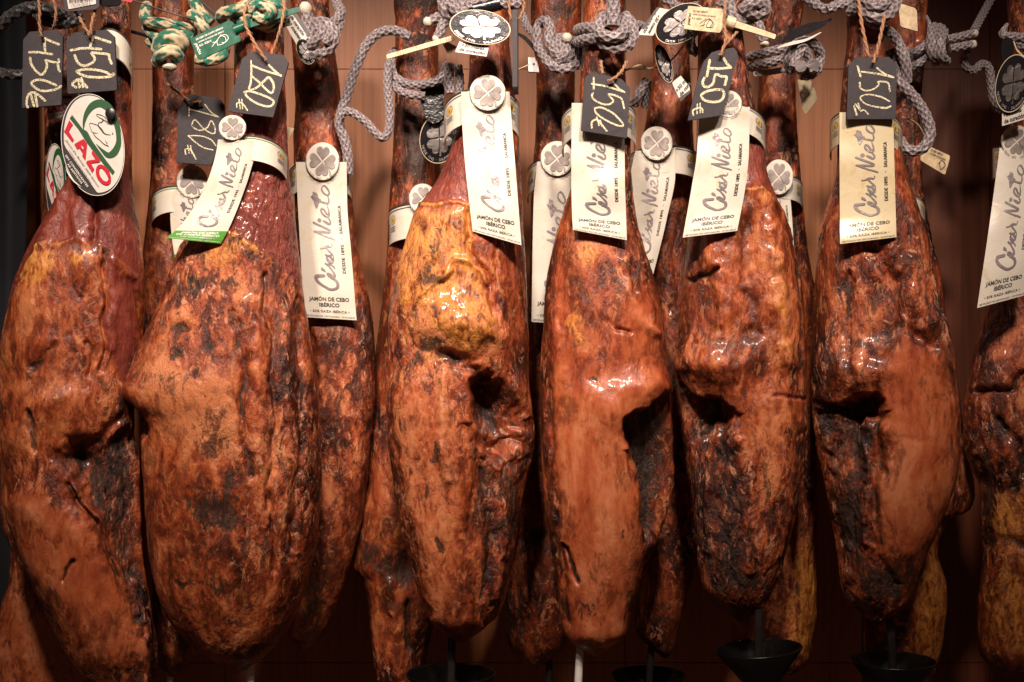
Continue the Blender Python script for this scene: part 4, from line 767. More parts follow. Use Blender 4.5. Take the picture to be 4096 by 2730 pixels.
# shared number shapes are drawn for each tag as it is written in chalk
price_tag(A1, [(290,500),(370,400),(720,375),(790,460),(770,1320),(275,1360)], -.012, (0, 0), [
    [(740,560),(660,530),(565,485)], [(565,490),(562,560),(568,650)], [(370,660),(480,660),(655,685)], [(740,750),(730,790),(640,775),(575,760)], [(725,790),(735,860),(750,900)], [(580,760),(590,840),(560,910),(515,940),(450,890),(395,810),(380,730)],
    [(705,1075),(640,1045),(540,1010),(450,1010),(395,1050),(450,1110),(540,1145),(660,1135),(720,1115),(765,1085)], [(350,1350),(335,1290),(360,1190),(420,1165),(490,1200),(570,1270)], [(385,1180),(430,1335)], [(440,1165),(470,1335)]], 30,
    [[(480,-40,-.02),(497,150,-.022),(495,300,-.022),(520,440,-.022),(548,500,-.014)], [(660,-40,-.02),(700,120,-.02),(690,280,-.016),(660,380,-.004)]], 'dark slate tag priced 450 euro at the far left, half in shade', seed=1, hole=(548,508))
price_tag(A1, [(830,510),(930,410),(1340,375),(1435,460),(1468,1120),(1455,1135),(860,1180),(845,1165)], -.058, (0, .05), [
    [(1385,535),(1280,500),(1180,465)], [(1180,470),(1150,530),(1130,600)], [(890,635),(1050,610),(1270,620)], [(1400,800),(1375,740),(1365,690),(1280,675),(1160,665)], [(1150,670),(1190,740),(1160,790),(1060,830),(980,790),(940,700)],
    [(960,900),(1060,875),(1200,880),(1330,910),(1385,945),(1430,930),(1380,965),(1240,975),(1100,965),(1000,930),(960,900)], [(955,1100),(910,1060),(960,1010),(1010,1010),(1060,1060),(1095,1100)], [(990,1000),(1000,1100)], [(1025,985),(1045,1095)]], 32,
    [[(935,140,-.05),(1000,230,-.062),(1060,340,-.066),(1130,450,-.066)], [(1215,-40,-.05),(1200,100,-.06),(1160,250,-.068),(1135,400,-.070),(1135,475,-.064)]], 'slate tag priced 450 euro above the oval pig badge', seed=2, hole=(1135,482))
price_tag(A2, [(1310,740),(1440,650),(1830,690),(1895,790),(1700,1475),(1130,1400)], -.062, (0, .05), [
    [(1425,765,18),(1430,900,24),(1420,1050,26),(1400,1110,24),(1430,1130,22),(1500,1100,24),(1600,1010,30),(1650,975,30),(1700,1040,30),(1710,1120,28),(1680,1170,26),(1620,1130,26),(1520,1030,26),(1430,955,24)],
    [(1435,825),(1600,890),(1800,950)], [(1645,815),(1720,890),(1800,955)], [(1340,1160),(1420,1150),(1550,1190),(1660,1235),(1710,1280),(1680,1330),(1600,1335),(1480,1290),(1380,1220),(1345,1165)], [(1245,1350,16),(1250,1300,16),(1300,1290,16),(1350,1340,18),(1380,1390,16)], [(1275,1250,14),(1290,1370,12)], [(1310,1250,14),(1320,1370,12)]], 26,
    [[(1400,10,-.05),(1340,150,-.066),(1360,330,-.070),(1480,560,-.072),(1610,755,-.068)], [(1830,-30,-.05),(1835,150,-.062),(1780,400,-.064),(1690,680,-.056)]], 'big slate tag priced 180 euro over the broadest ham', seed=3, hole=(1612,765))
price_tag(LH2, [(290,100),(345,5),(400,-60),(720,-20),(780,60),(775,400),(640,685),(275,655)], .045, (0, .03), [
    [(395,35),(410,60),(408,170)], [(410,100),(500,120),(715,180)], [(575,50),(640,130),(715,180)], [(680,350),(640,350),(560,300),(480,215),(450,230),(445,280),(520,320),(600,290),(640,220),(680,290),(680,345)], [(400,375),(470,440),(560,500),(660,525)], [(400,378),(480,375),(560,385),(640,420),(690,480)], [(375,570,14),(370,520,14),(420,520,14),(460,580,14),(480,620,14)], [(395,475,12),(410,560,10)], [(425,480,12),(440,560,10)]], 12,
    [[(180,-170,.06),(300,-70,.045),(430,10,.035),(530,20,.036)], [(440,-140,.05),(445,-80,.05),(440,-40,.052)]], 'dim slate tag priced 180 euro in the back row', seed=4, tr=4.5, hole=(540,22))
price_tag(LH4, [(290,130),(345,80),(600,140),(672,215),(645,635),(258,570)], -.074, (0, .06), [
    [(365,130),(365,225)], [(350,180),(480,205),(620,250)], [(530,170),(575,220),(622,250)], [(620,385),(590,300),(490,268),(528,320),(500,350),(440,350),(370,315),(350,280),(360,258)], [(375,385),(430,380),(530,430),(605,510),(600,535),(540,520),(450,475),(385,425),(375,390)], [(350,550),(350,500),(390,480),(430,520),(475,575)], [(390,460,12),(410,530,10)], [(420,485,12),(435,540,10)]], 15,
    [[(425,-10,-.05),(430,40,-.064),(440,95,-.072)], [(640,-10,-.05),(600,70,-.066),(540,130,-.080),(480,160,-.080)]], 'slate tag priced 150 euro covering the top of the glossy ham label', seed=5, cw=.66, hole=(474,160))
price_tag(A6, [(310,910),(360,780),(460,660),(560,630),(740,597),(778,650),(790,700),(600,1430),(580,1450),(160,1515)], -.076, (0, .05), [
    [(435,760),(400,960)], [(430,860),(560,865),(700,850)], [(610,735),(650,800),(700,850)], [(625,1070),(645,970),(590,965),(510,940),(480,1040),(430,1090),(370,1090),(345,1040),(370,980)], [(590,1130),(500,1130),(400,1150),(330,1200),(370,1260),(480,1285),(580,1260),(615,1180),(590,1130)], [(230,1450,18),(225,1390,20),(290,1360,20),(340,1370,20),(345,1415,18)], [(280,1310,16),(275,1430,14)], [(315,1300,16),(315,1420,14)]], 32,
    [[(625,-40,-.05),(625,150,-.075),(620,320,-.075),(635,500,-.080),(570,700,-.084)], [(780,400,-.055),(700,490,-.070),(620,580,-.080),(570,700,-.083)]], 'dark slate tag priced 150 euro leaning steeply to the right', seed=6, hole=(565,715))
price_tag(A7, [(435,580),(510,512),(800,512),(868,575),(858,1055),(850,1068),(425,1070),(418,1055)], -.070, (0, .05), [
    [(515,595,18),(540,685,20)], [(550,645,14),(700,665,18),(835,695,18)], [(690,612,14),(760,665,16),(835,695,18)], [(805,820,14),(785,745,16),(700,735,14),(705,760,14),(660,800,14),(590,815,14),(540,790,14),(535,745,20)], [(800,910,14),(720,870,16),(610,850,12),(540,875,12),(580,930,12),(680,960,14),(770,970,20),(810,955,16)], [(485,955,18),(505,1030,18)], [(495,935,14),(540,990,14),(575,990,12),(610,1025,12)], [(520,930,12),(545,1000,12)]], 16,
    [[(520,-20,-.045),(550,200,-.062),(590,400,-.068),(612,505,-.070)], [(780,-20,-.045),(745,200,-.064),(700,420,-.074),(655,565,-.077)]], 'upright slate tag priced 150 euro on the front ham furthest right', seed=7, cw=.9, tr=6, hole=(652,572))
# edge-on tag beside the yellow-necked ham
t = thing('slate_price_tag', P(2060, 200, -.03), 'slate tag seen edge-on as a thin bar beside the yellow-necked ham', 'price tag', 'slate price tags with chalk prices')
V, F = [], []
c0 = A4([(1268,130)])[0]; c1 = A4([(1270,1090)])[0]
b0 = P(c0[0], c0[1], -.075); b1 = P(c1[0], c1[1], -.075); V = []
for (bx, sg) in ((b0, 1), (b1, 1)):
    for dx, dy in ((-.0015, 0), (.0045, 0), (.006, .055), (0, .055)): V.append(bx + np.array([dx, dy, 0]))
F = [(0, 1, 2, 3)[::-1], (4, 5, 6, 7), (0, 1, 5, 4), (1, 2, 6, 5), (2, 3, 7, 6), (3, 0, 4, 7)]; mk('slate', np.array(V), F, M['slate'], t, smooth=False)
tw1 = A4([(1215,-60),(1215,120),(1240,250)]); tw2 = A4([(1375,-40),(1400,60),(1370,180),(1320,255)])
tubes('twine', [tube([p + (-.06,) for p in tw1], 4.5, 1.5, 10, kind='twist', pitch=2.2), tube([p + (-.055,) for p in tw2], 4.5, 1.5, 10, kind='twist', pitch=2.2)] + fuzz([p + (-.055,) for p in tw2], .5, 20, 5), M['twine'], t)

# ---------------------------------------------------------------- oval pig badges
def pig_badge(conv, y, tilt, lab, sx=1.0, full=True):
    sf = plane_surf(conv, y, tilt[0], tilt[1], (600, 800)); org = sf(600, 800)[0]; t = thing('oval_badge', org, lab, 'badge', 'oval pig badges')
    def ell(cx, cy, rx, ry, rot, n=64):
        a = np.linspace(0, 2 * math.pi, n, endpoint=False); x, yv = rx * np.sign(np.cos(a)) * np.abs(np.cos(a)) ** .94, ry * np.sin(a); r = math.radians(rot); return np.stack([cx + x * math.cos(r) - yv * math.sin(r), cy + x * math.sin(r) + yv * math.cos(r)], 1), [tuple(range(n))]
    Vb, Fb = sheet(sf, ell(598, 802, 435, 715, -8.5), .0012); mk('rim', Vb, Fb, M['ink'], t); art('white_line', [ribbon(list(map(tuple, ell(598, 802, 431, 711, -8.5)[0])), 7, closed=True, step=20)], sf, M['white_ink'], t, .0003)
    face = ell(612, 795, 408, 682, -9)[0]; x0 = np.array([185., 790.]); x1 = np.array([650., 1455.]); nrm = np.array([(x1 - x0)[1], -(x1 - x0)[0]]); nrm /= np.linalg.norm(nrm)
    side = (face - x0) @ nrm; face2 = face - np.minimum(side, 0)[:, None] * nrm
    art('face', [(face2, [tuple(range(len(face2)))])], sf, M['pale'], t, .0008)
    g = [poly([(313,388),(278,437),(400,590),(520,780),(640,940),(760,1090),(878,1228),(908,1180),(800,1040),(700,900),(600,760),(470,596),(390,490)])]
    ring = [(470,596,10),(480,480,40),(520,360,70),(600,260,100),(700,225,110),(800,270,110),(880,380,95),(935,520,80),(960,680,66),(955,800,80),(900,910,100),(820,950,80),(740,890,44),(650,795,6)]
    g.append(ribbon([(r[0], r[1], r[2]) for r in ring], 50, step=12)); g.append(ribbon([(470,596,14),(500,640,60),(560,740,50),(640,850,30)], 30, step=12))
    art('green_ring', g, sf, M['green_dk'], t, .0012, .00012)
    rd = [poly([(275,462),(328,525),(300,560),(270,620),(340,735),(318,768),(200,615),(215,600)]), poly([(478,722),(525,790),(500,1020),(455,960),(465,925),(415,850),(385,865),(345,795),(440,740)]),
          poly([(602,880),(705,1010),(700,1045),(580,1060),(600,1110),(625,1140),(597,1190),(508,1050),(530,1025),(640,1010),(585,920)]), ribbon([(835,1250,40),(800,1170,52),(740,1110,46),(690,1110,48),(668,1170,46),(685,1250,48),(740,1320,46),(800,1340,50),(832,1310,46),(842,1262,30)], 46, step=8)]
    art('red_name', rd, sf, M['red_ink'], t, .0018, .0001); art('letter_gap', [poly([(442,812),(475,845),(470,868),(452,850)])], sf, M['pale'], t, .0023)
    ln = [ribbon([(830,460,6),(740,400,8),(690,385,10),(655,378,6),(655,400,6),(700,430,10),(745,455,16),(720,490,12),(680,500,8),(675,530,10),(560,505,6),(580,600,8),(610,635,8),(670,640,5)], 8, step=6), ribbon([(745,460,14),(790,480,8),(820,520,6)], 8, step=6), ribbon([(670,530,12),(720,590,24),(770,650,14),(855,668,4)], 10, step=6), ribbon([(600,630,5),(640,690,10),(700,740,8),(760,795,10),(828,832,4)], 8, step=6), ribbon([(775,740,4),(790,770,6),(815,775,3)], 6, step=6), ribbon([(790,770,5),(800,800,6),(825,830,3)], 6, step=6), poly([(878,630),(890,648),(868,665)])]
    art('pig_outline', ln, sf, M['ink'], t, .0014)
    if full:
        ang = math.degrees(math.atan2(665, 465)) ; tx = [text('Jamón De Bellota 100% Ibérico', 455, 1058, 800, 26, 55.2, shear=.3), text('Certificado por araporcei 41/IB-142/15', 425, 1105, 560, 15, 56.2)]
        art('fine_print', tx, sf, M['ink'], t, .0018); art('white_print', [text('SIN CONSERVANTES', 380, 1170, 540, 26, 55, bold=.01), text('NI ADITIVOS', 355, 1208, 330, 26, 54, bold=.01), ribbon([(225,1105,3),(260,1200,16),(340,1310,18),(440,1390,3)], 10, step=10)], sf, M['white_ink'], t, .0018)
        c = sf(868, 380)[0]; a = np.linspace(0, 2 * math.pi, 24, endpoint=False); V = []
        for dy, r in ((.0, .0045), (-.006, .0045), (-.0065, .0062), (-.0085, .0062), (-.0092, .0052)): V += [c + np.array([r * math.cos(b), dy, r * 1.12 * math.sin(b)]) for b in a]
        mk('push_pin', np.array(V), [tuple(f) for f in grid_faces(5, 24, True)] + [tuple(range(96, 120))], M['pin'], t)
    return t
pig_badge(L1, -.060, (0, .02), 'large oval badge with red lettering and green ring, pinned on the far-left ham')
sq = crop(0, 0, 1.0)
def c2(pts): return [(182 + (p[0] - 150) * .095, 575 + (p[1] - 90) * .235) + tuple(p[2:]) for p in pts]
pig_badge(c2, .03, (-.9, 0), 'second oval badge turned away behind the large one', full=False)
# lower corner of the back label behind the tags
t = plane_surf(A1, .05, .3); lb = thing('small_card', t(720,1400)[0], 'pale card with dark red lettering in shade between the two tags priced 450', 'card')
plate('card', A1, [(600,1180),(1000,1160),(1000,1330),(790,1470),(600,1515),(595,1360)], t, .0008, M['pale'], lb, r=20, bevel=.0002)
art('red_lettering', [text('LAZO', 730, 1355, 270, 90, -10, bold=.04)], t, M['red_ink'], lb, .0006); art('dark_lettering', [ribbon([(700,1215),(800,1225),(890,1225)], 32), text('Jamón de Bellota', 720, 1440, 210, 24, -14, shear=.3)], t, M['ink'], lb, .0006)
# white collar behind the 450 tag
def ring_surf(u0, u1, v0, v1, rise, yc, dep, hb, slant=0):
    def f(x, y):
        an = np.asarray(x) * math.pi; u = (u0 + u1) / 2 - (u1 - u0) / 2 * np.cos(an) + slant * np.asarray(y); v = v0 + (v1 - v0) * np.asarray(x) - rise * np.sin(an) + np.asarray(y) * hb; return P(u, v, yc - dep * np.sin(an))
    return f
def collar(sf, name, lab, cat, mat, parent=None, x0=-.05, x1=1.05, n=50, **kw):
    gx, gy = np.meshgrid(np.linspace(x0, x1, n), np.linspace(0, 1, 6)); G = sf(gx.ravel(), gy.ravel()); c = G.mean(0); B = G + (c - G) * np.array([.03, .03, 0]); m = len(G)
    F = [tuple(f) for f in grid_faces(6, n)]; per = list(range(n)) + [(r + 1) * n - 1 for r in range(1, 6)] + [5 * n + i for i in range(n - 2, -1, -1)] + [r * n for r in range(4, 0, -1)]
    return mk(name, np.vstack([G, B]), F + [tuple(i + m for i in f[::-1]) for f in F] + [(per[i], per[i] + m, per[(i + 1) % len(per)] + m, per[(i + 1) % len(per)]) for i in range(len(per))], mat, parent, label=lab, cat=cat)
sf = ring_surf(360, 532, 180, 240, 95, .0, .042, 115); cl = thing('paper_collar', sf(.8, .5), 'glossy white collar round the far-left shank, behind its price tag', 'label')
collar(sf, 'collar', None, None, M['paper'], cl); q = np.linspace(0, 1, 50)
art('dark_edge', [(np.array([(xx, yy) for yy in (0, .05) for xx in q]), [tuple(f) for f in grid_faces(2, 50)]), (np.array([(xx, yy) for yy in (.95, 1) for xx in q]), [tuple(f) for f in grid_faces(2, 50)])], sf, M['ink'], cl, .0006)
sf2 = lambda x, y: sf(.70 + np.asarray(x) / 1000.0, np.asarray(y) / 300.0)
art('red_name', [text('LAZO', 205, 235, 160, 55, 22, bold=.03)], sf2, M['red_ink'], cl, .0012); art('green_ring', [ribbon([(120,60,10),(200,100,16),(150,190,14),(110,140,10)], 12, step=8)], sf2, M['green_dk'], cl, .0012)

# ---------------------------------------------------------------- clover foil badges and cards
def clover_badge(conv, c, rx, ry, rot, y, lab, card=None, card_rot=0, words=('+30 meses', 'de curación'), tilt=(0, 0), txt_h=40, txt_w=330, bright=True, cuts=True, bar=None):
    sf = plane_surf(conv, y, tilt[0], tilt[1], c); t = thing('clover_badge', sf(*c)[0], lab, 'badge', 'dark oval clover badges')
    r = math.radians(rot); es = lambda x, yy: sf(c[0] + np.asarray(x) * rx * math.cos(r) - np.asarray(yy) * ry * math.sin(r), c[1] + np.asarray(x) * rx * math.sin(r) + np.asarray(yy) * ry * math.cos(r))
    if rx > 0:
        Vd, Fd = sheet(es, disc(0, 0, 1, 1, 56), .0008); mk('disc', Vd, Fd, M['gloss_black'], t)
        art('pale_rim', [ribbon([(math.cos(a) * .985, math.sin(a) * .985) for a in np.linspace(0, 6.283, 50)[:-1]], .028, closed=True, step=.1)], es, M['paper_aged'], t, .0006)
        art('clover', [heart(0, -.03, .66, math.radians(a + 30)) for a in (0, 90, 180, 270)] + [ribbon([(.05,.1,.03),(.14,.4,.05),(.2,.66,.09)], .05, step=.05)], es, M['clover_dk'], t, .0009)
        art('ring_lettering', [arc_text('DESDE 1945 · SALAMANCA', 0, 0, .86, 150, 30, .11)], es, M['foil'], t, .0009)
    if card:
        s2 = plane_surf(conv, y + .004, tilt[0], tilt[1], c); plate('card', conv, card, s2, .0007, M['pale'], t, r=4, bevel=.0002); m = np.mean(np.array(card, float), 0); a = math.radians(card_rot)
        tx = []
        for i, wd in enumerate(words): o = (i - .5) * txt_h * 1.5; tx.append(text(wd, m[0] - math.sin(a) * o, m[1] + math.cos(a) * o, txt_w * (1 if i else .88), txt_h, card_rot, shear=.25, bold=.03))
        art('card_lettering', tx, s2, M['ink'], t, .0006)
        if bar: art('black_bar', [poly(bar)], s2, M['ink'], t, .0006)
    return t, sf
clover_badge(A4, (848,345), 385, 215, 8, -.085, 'shiny dark clover badge over a white card, above the yellow-necked ham', [(590,520),(960,575),(930,712),(535,655)], 10, txt_h=38, txt_w=330, tilt=(.1, -.1))
clover_badge(A3, (385,650), 105, 170, -25, .02, 'narrow dark badge and white card behind the knot near the green seal', [(120,300),(160,190),(265,170),(450,435),(290,600)], 56, txt_h=42, txt_w=330, tilt=(0, 0), words=('de curación', '+30 meses'), bar=[(222,180),(268,168),(452,438),(415,468)])
clover_badge(A5, (1640,300), 345, 225, -30, -.028, 'dark clover badge beside the ivory seal, with a card turned on end', [(1345,95),(1525,130),(1290,450),(1095,440),(1150,365)], 118, txt_h=40, txt_w=300, bar=[(1345,95),(1375,100),(1175,372),(1148,362)])
clover_badge(A5, (1430,800), 90, 250, -18, .0, 'folded dark badge with a torn white card, hanging right of the glossy ham', [(1530,1040),(1640,950),(1750,1090),(1760,1150),(1635,1270)], -52, txt_h=44, txt_w=200, words=('+30 m', 'de cura'), bar=[(1610,1235),(1760,1130),(1765,1160),(1638,1275)])
clover_badge(crop(3860, 0, .3189), (600,1050), 215, 370, 12, -.02, 'dark clover badge at the right edge, above a white card', [(465,1400),(745,1310),(745,1500),(465,1585)], -18, txt_h=52, txt_w=270)
clover_badge(C2, (1080,790), 112, 145, 10, .085, 'dark round clover badge on the mouldy shank, left of the yellow-necked ham', None)
# twisted dark strap of the folded badge
def strap(conv, pts, wd, y, lab, mat, cat='strap', name='strap', thick=.0008, **kw):
    sf = plane_surf(conv, y); V, F = on(sf, ribbon(pts, wd, step=8), 0); B = V.copy(); B[:, 1] += thick; m = len(V)
    F2 = [tuple(i + m for i in f[::-1]) for f in F]; ed = [(0, 1)]
    return mk(name, np.vstack([V, B]), F + F2, mat, label=lab, cat=cat, **kw)
strap(C2, [(1500,180,10),(1570,220,22),(1640,300,22),(1680,360,10)], 20, .06, 'dark curled strap between the yellow-necked ham and the next knot', M['gloss_black'])
strap(C2, [(1040,510,140),(1040,580,130),(1050,650,110)], 100, .075, 'black tape hanging from the grey rope on the mouldy shank', M['tape'])
strap(A8, [(960,380,90),(960,450,110),(950,530,80)], 60, -.015, 'black strap above the clover badge at the right edge', M['gloss_black'])
strap(A8, [(1020,375,10),(1050,450,14),(1111,510,14)], 10, -.02, 'thin pale loop beside the badge at the right edge', M['ivory'])
# dark film and card on the knot beside the leaning tag
strap(A6, [(1380,500,20),(1500,430,110),(1700,350,120),(1880,290,60),(1960,240,20)], 60, -.01, 'dark folded film over the knot right of the leaning tag', M['gloss_black'])
strap(A6, [(1290,600,10),(1450,550,40),(1650,500,30),(1830,410,10)], 20, -.014, 'curled white card edge under the dark film', M['pale'], 'card', 'card')
sfx = plane_surf(A6, .03, .2); plate('hanging_flag', A6, [(1535,1000),(1700,1000),(1765,1150),(1785,1250),(1640,1440),(1600,1370)], sfx, .0008, M['paper_aged'], None, r=10, bevel=.0002, label='pale crumpled plastic flag hanging below the round rope ends', cat='tag')
strap(A6, [(1020,925),(1200,905),(1450,865)], 75, .07, 'pale band round the back shank under two ropes', M['pale'], 'band', 'band')
# ---------------------------------------------------------------- plastic seals
def seal_tag(conv, pts, y, mat, lab, lines, logo, stripe, group, inkm, txt_rot, tilt=(0, 0), cyl=None, r=12):
    sf = plane_surf(conv, y, tilt[0], tilt[1], pts[0]); t = thing('plastic_seal', sf(*np.mean(np.array(pts, float), 0))[0], lab, 'seal', group); plate('plate', conv, pts, sf, .003, mat, t, r=r, bevel=.0005)
    art('print', [text(*l[:2], l[2], l[3], l[4], l[5], bold=.02) for l in lines] + [ribbon(s, 7, step=5) for s in logo], sf, inkm, t, .0005)
    if stripe: V, F = sheet(plane_surf(conv, y - .001), ribbon_outline(stripe), .0035); mk('strap', V, F, mat, t, smooth=False)
    if cyl:
        p = conv([cyl[0]])[0], conv([cyl[1]])[0]; V, F, C = tube([p[0] + (y,), ((p[0][0] + p[1][0]) / 2, (p[0][1] + p[1][1]) / 2, y), p[1] + (y,)], cyl[2], na=24, kind='plain', step=3); mk('head', V, F, mat, t)
    return t
def ribbon_outline(st): (x0, y0, w0), (x1, y1, w1) = st; d = np.array([x1 - x0, y1 - y0], float); d /= np.linalg.norm(d); n = np.array([-d[1], d[0]]); a, b = np.array([x0, y0]), np.array([x1, y1]); return rounded([a + n * w0 / 2, b + n * w1 / 2, b - n * w1 / 2, a - n * w0 / 2], 12)
seal_tag(A2, [(655,490),(1150,255),(1200,280),(1245,370),(1300,500),(1290,520),(785,752),(750,735)], -.05, M['green_plastic'], 'green plastic seal with white print at the striped knots', [
    ('DE CEBO DE CAMPO IBÉRICO', 905, 425, 370, 22, -24), ('NORMA DE CALIDAD DEL IBÉRICO', 925, 465, 350, 18, -24), ('R.D. 4/2014', 853, 545, 160, 26, -24), ('JAMÓN', 760, 612, 150, 34, 68)],
    [[(935,590),(1000,510),(1050,440)], [(945,540),(1000,525)], [(1010,575),(1000,520),(1040,460),(1110,440),(1140,490),(1080,550),(1020,570)], [(1050,450),(1100,470),(1110,530),(1060,540)]], ((1260,340,110),(2035,115,62)), 'plastic quality seals', M['white_ink'], 0, cyl=((1215,380),(1340,330),20))
seal_tag(A6, [(165,75),(600,115),(640,230),(620,330),(560,415),(110,365)], -.060, M['ivory'], 'ivory plastic seal with black print above the leaning tag', [
    ('DE CEBO IBÉRICO', 320, 148, 180, 22, 4), ('NORMA DE CALIDAD DEL IBÉRICO', 365, 196, 290, 16, 6), ('R.D. 4/2014', 275, 236, 125, 20, 6), ('JAMÓN', 180, 245, 150, 28, -82)],
    [[(310,300),(360,260),(390,240)], [(320,330),(370,310)], [(360,340),(370,280),(430,240),(470,290),(430,345),(390,330),(440,240)], [(440,250),(480,290),(470,340),(430,350)]], ((720,290,85),(1260,465,60)), 'plastic quality seals', M['ink'], 0, cyl=((640,270),(745,305),24))
seal_tag(A7, [(1080,1385),(1165,1320),(1180,1322),(1342,1395),(1344,1420),(1300,1568),(1280,1560),(1080,1440)], .12, M['ivory'], 'small ivory seal tilted downwards under the grey rope loop at right', [('DE CEBO IBÉRICO', 1225, 1368, 120, 18, 24), ('NORMA DE CALIDAD', 1235, 1405, 150, 16, 24)], [[(1240,1470),(1270,1440),(1300,1480),(1260,1520),(1250,1460)]], None, 'plastic quality seals', M['ink'], 0)
seal_tag(A7, [(880,25),(1035,75),(1048,100),(1055,285),(900,240)], .02, M['ivory'], 'blank ivory seal plate right of the top knot on the furthest right front ham', [], [], None, 'plastic quality seals', M['ink'], 0)
# notched ivory strap
sf = plane_surf(ID, -.07); t = thing('strap_end', sf(1650, 190)[0], 'yellowed plastic strap end with notches, pointing left below the shiny badge', 'strap')
a = A3([(1400,715)])[0]; b = A4([(530,470)])[0]; V, F = sheet(sf, ribbon_outline(((a[0], a[1], 17), (b[0], b[1], 20))), .0035); mk('strap', V, F, M['ivory'], t, smooth=False)
art('notches', [ribbon([(a[0] + (b[0] - a[0]) * k + dx, a[1] + (b[1] - a[1]) * k + dy) for dx, dy in ((-1, -8), (1.2, 0), (3, 8))], 1.2) for k in np.linspace(.12, .95, 22)], sf, M['ink_soft'], t, .0004)
# block seal and thin wires
sf = plane_surf(A4, .07); t = thing('plastic_seal', sf(1515, 815)[0], 'small white block seal on a thin wire, left of the notched ham', 'seal', 'plastic quality seals')
plate('block', A4, [(1450,720),(1570,725),(1590,910),(1455,900)], sf, .008, M['spike_white'], t, r=10); art('hole', [disc(1522, 808, 14)], sf, M['ink'], t, .0004)
tubes('wire', [tube([(u, v, .07) for u, v in A4([(1290,885),(1380,850),(1470,810)])], 2.2, 4, 8, kind='plain')], M['ivory'], t)
def wire(pts, r, mat, lab, name='wire', cat='wire'): return tubes(name, [tube(pts, r, 4, 8, kind='plain')], mat, label=lab, cat=cat)
wire([(526,0,-.03),(600,25,-.03),(690,55,-.03),(767,80,-.02),(830,105,.03)], 3.2, M['wire'], 'thin steel cable running down to the striped rope', cat='cable')
wire([(440,95,.04),(516,124,.03),(583,143,.02),(640,170,.03)], 7, M['tape'], 'flat black tie between the far-left shank and the striped rope', 'cable_tie', 'tie')
wire([(800,0,.0),(860,60,-.005),(880,85,-.01)], 4, M['wire'], 'shiny dark wire hook by the striped knots')
wire([(2500,283,.06),(2560,262,.05),(2600,275,.04),(2680,245,.02),(2745,170,.0)], 4, M['ivory'], 'ivory cord looping between the knot and the clover badge', 'cord', 'cord')
wire([(3610,470,.04),(3660,490,.05),(3690,530,.06),(3700,580,.08)], 4, M['ivory'], 'thin orange cord inside the grey rope loop at right', 'cord', 'cord')
# barcode tag at the top left
sf = plane_surf(A1, -.07); t = thing('barcode_card', sf(1020, 50)[0], 'grey card with a barcode sticker at the top edge, above the 450 tag', 'card')
plate('board', A1, [(770,-160),(1240,-190),(1245,90),(1200,120),(840,150),(805,120)], sf, .002, M['slate'], t, r=16); plate('sticker', A1, [(820,-120),(1190,-150),(1205,52),(860,118)], plane_surf(A1, -.0712), .0008, M['pale'], t, r=6, bevel=.0001)
rd = random.Random(2); bars = []; x = 865
while x < 1160: wv = rd.choice((4, 4, 7, 10)); bars.append(ribbon([(x, -90 - (x - 865) * .08), (x + 2, -30 - (x - 865) * .08), (x + 6, 42 - (x - 865) * .13)], wv, False, 30)); x += wv + rd.choice((4, 5, 9))
art('barcode', bars + [text('13625424649 6', 1015, 52, 245, 28, -7)], plane_surf(A1, -.0722), M['ink'], t, .0003)
sf = plane_surf(A1, -.06); plate('clip', A1, [(1250,-60),(1500,-60),(1525,20),(1490,62),(1330,80),(1250,60)], sf, .006, M['gloss_black'], None, r=16, label='black plastic clip at the top of the far-left shank', cat='clip')
plate('red_tab', A1, [(1510,0),(1560,-20),(1670,10),(1640,35),(1590,20)], plane_surf(A1, -.045), .001, M['red_ink'], None, r=6, bevel=.0002, label='tiny red tab beside the black clip', cat='tab')
plate('paper_corner', LH2, [(1400,275),(1508,300),(1420,470)], plane_surf(LH2, .04), .0008, M['paper_aged'], None, r=6, bevel=.0002, label='pale paper corner poking out right of the broadest ham shank', cat='label')
plate('paper_corner', A4, [(380,560),(440,525),(560,590),(450,695)], plane_surf(A4, .02), .0008, M['ivory'], None, r=6, bevel=.0002, label='brown card corner behind the yellowed strap end', cat='label')

# ---------------------------------------------------------------- ropes
def yy(pts, y): return [tuple(p[:2]) + ((p[2] if len(p) > 2 else y),) for p in pts]
def rope(lst, lab, mat='rope', braid=.17, kind='grey', r=19, knots=(), frays=(), group='grey braided ropes'):
    tb = [tube(yy(p[0], p[1]), p[2] if len(p) > 2 else r, braid=braid, kind=kind, taper=p[3] if len(p) > 3 else None) for p in lst]
    for k in knots: tb.append(knot(*k, kind=kind, braid=braid))
    if not frays: return tubes('rope', tb, M[mat], label=lab, cat='rope', group=group)
    t = thing('rope', P(frays[0][0], frays[0][1], frays[0][2]), lab, 'rope', group); tubes('cord', tb, M[mat], t); tubes('frayed_end', [blobby(*f, seed=i) for i, f in enumerate(frays)], M['fray'], t); return t
def around(u, v, ru, y, dep, tilt=0, a0=0, a1=1, n=14):    # wrap round a shank
    return [(u - ru * math.cos(math.pi * a), v + tilt * math.cos(math.pi * a), y - dep * math.sin(math.pi * a)) for a in np.linspace(a0, a1, n)]
rope([([(1640,150),(1578,123),(1514,134),(1467,179),(1435,242),(1409,312),(1387,383),(1365,453),(1358,500),(1378,560),(1390,620),(1392,700)], .09, 20),
      ([(1370,455),(1387,446),(1419,456),(1467,492),(1500,530),(1533,552),(1556,515),(1557,421),(1549,330),(1556,250)], .07, 17),
      ([(1580,205,.12),(1562,235,.1),(1569,290,.085),(1597,322,.08),(1658,340,.07),(1746,326,.06),(1777,287,.06),(1788,262,.07)], .07, 18),
      ([(1560,300,.1),(1588,355,.075),(1642,379,.07),(1700,385,.07)], .07, 17), ([(1800,255),(1795,320),(1800,375)], .055, 20), ([(1832,262),(1840,320),(1838,385)], .06, 17)],
     'long grey rope looping across the bare wall to the mouldy shank')
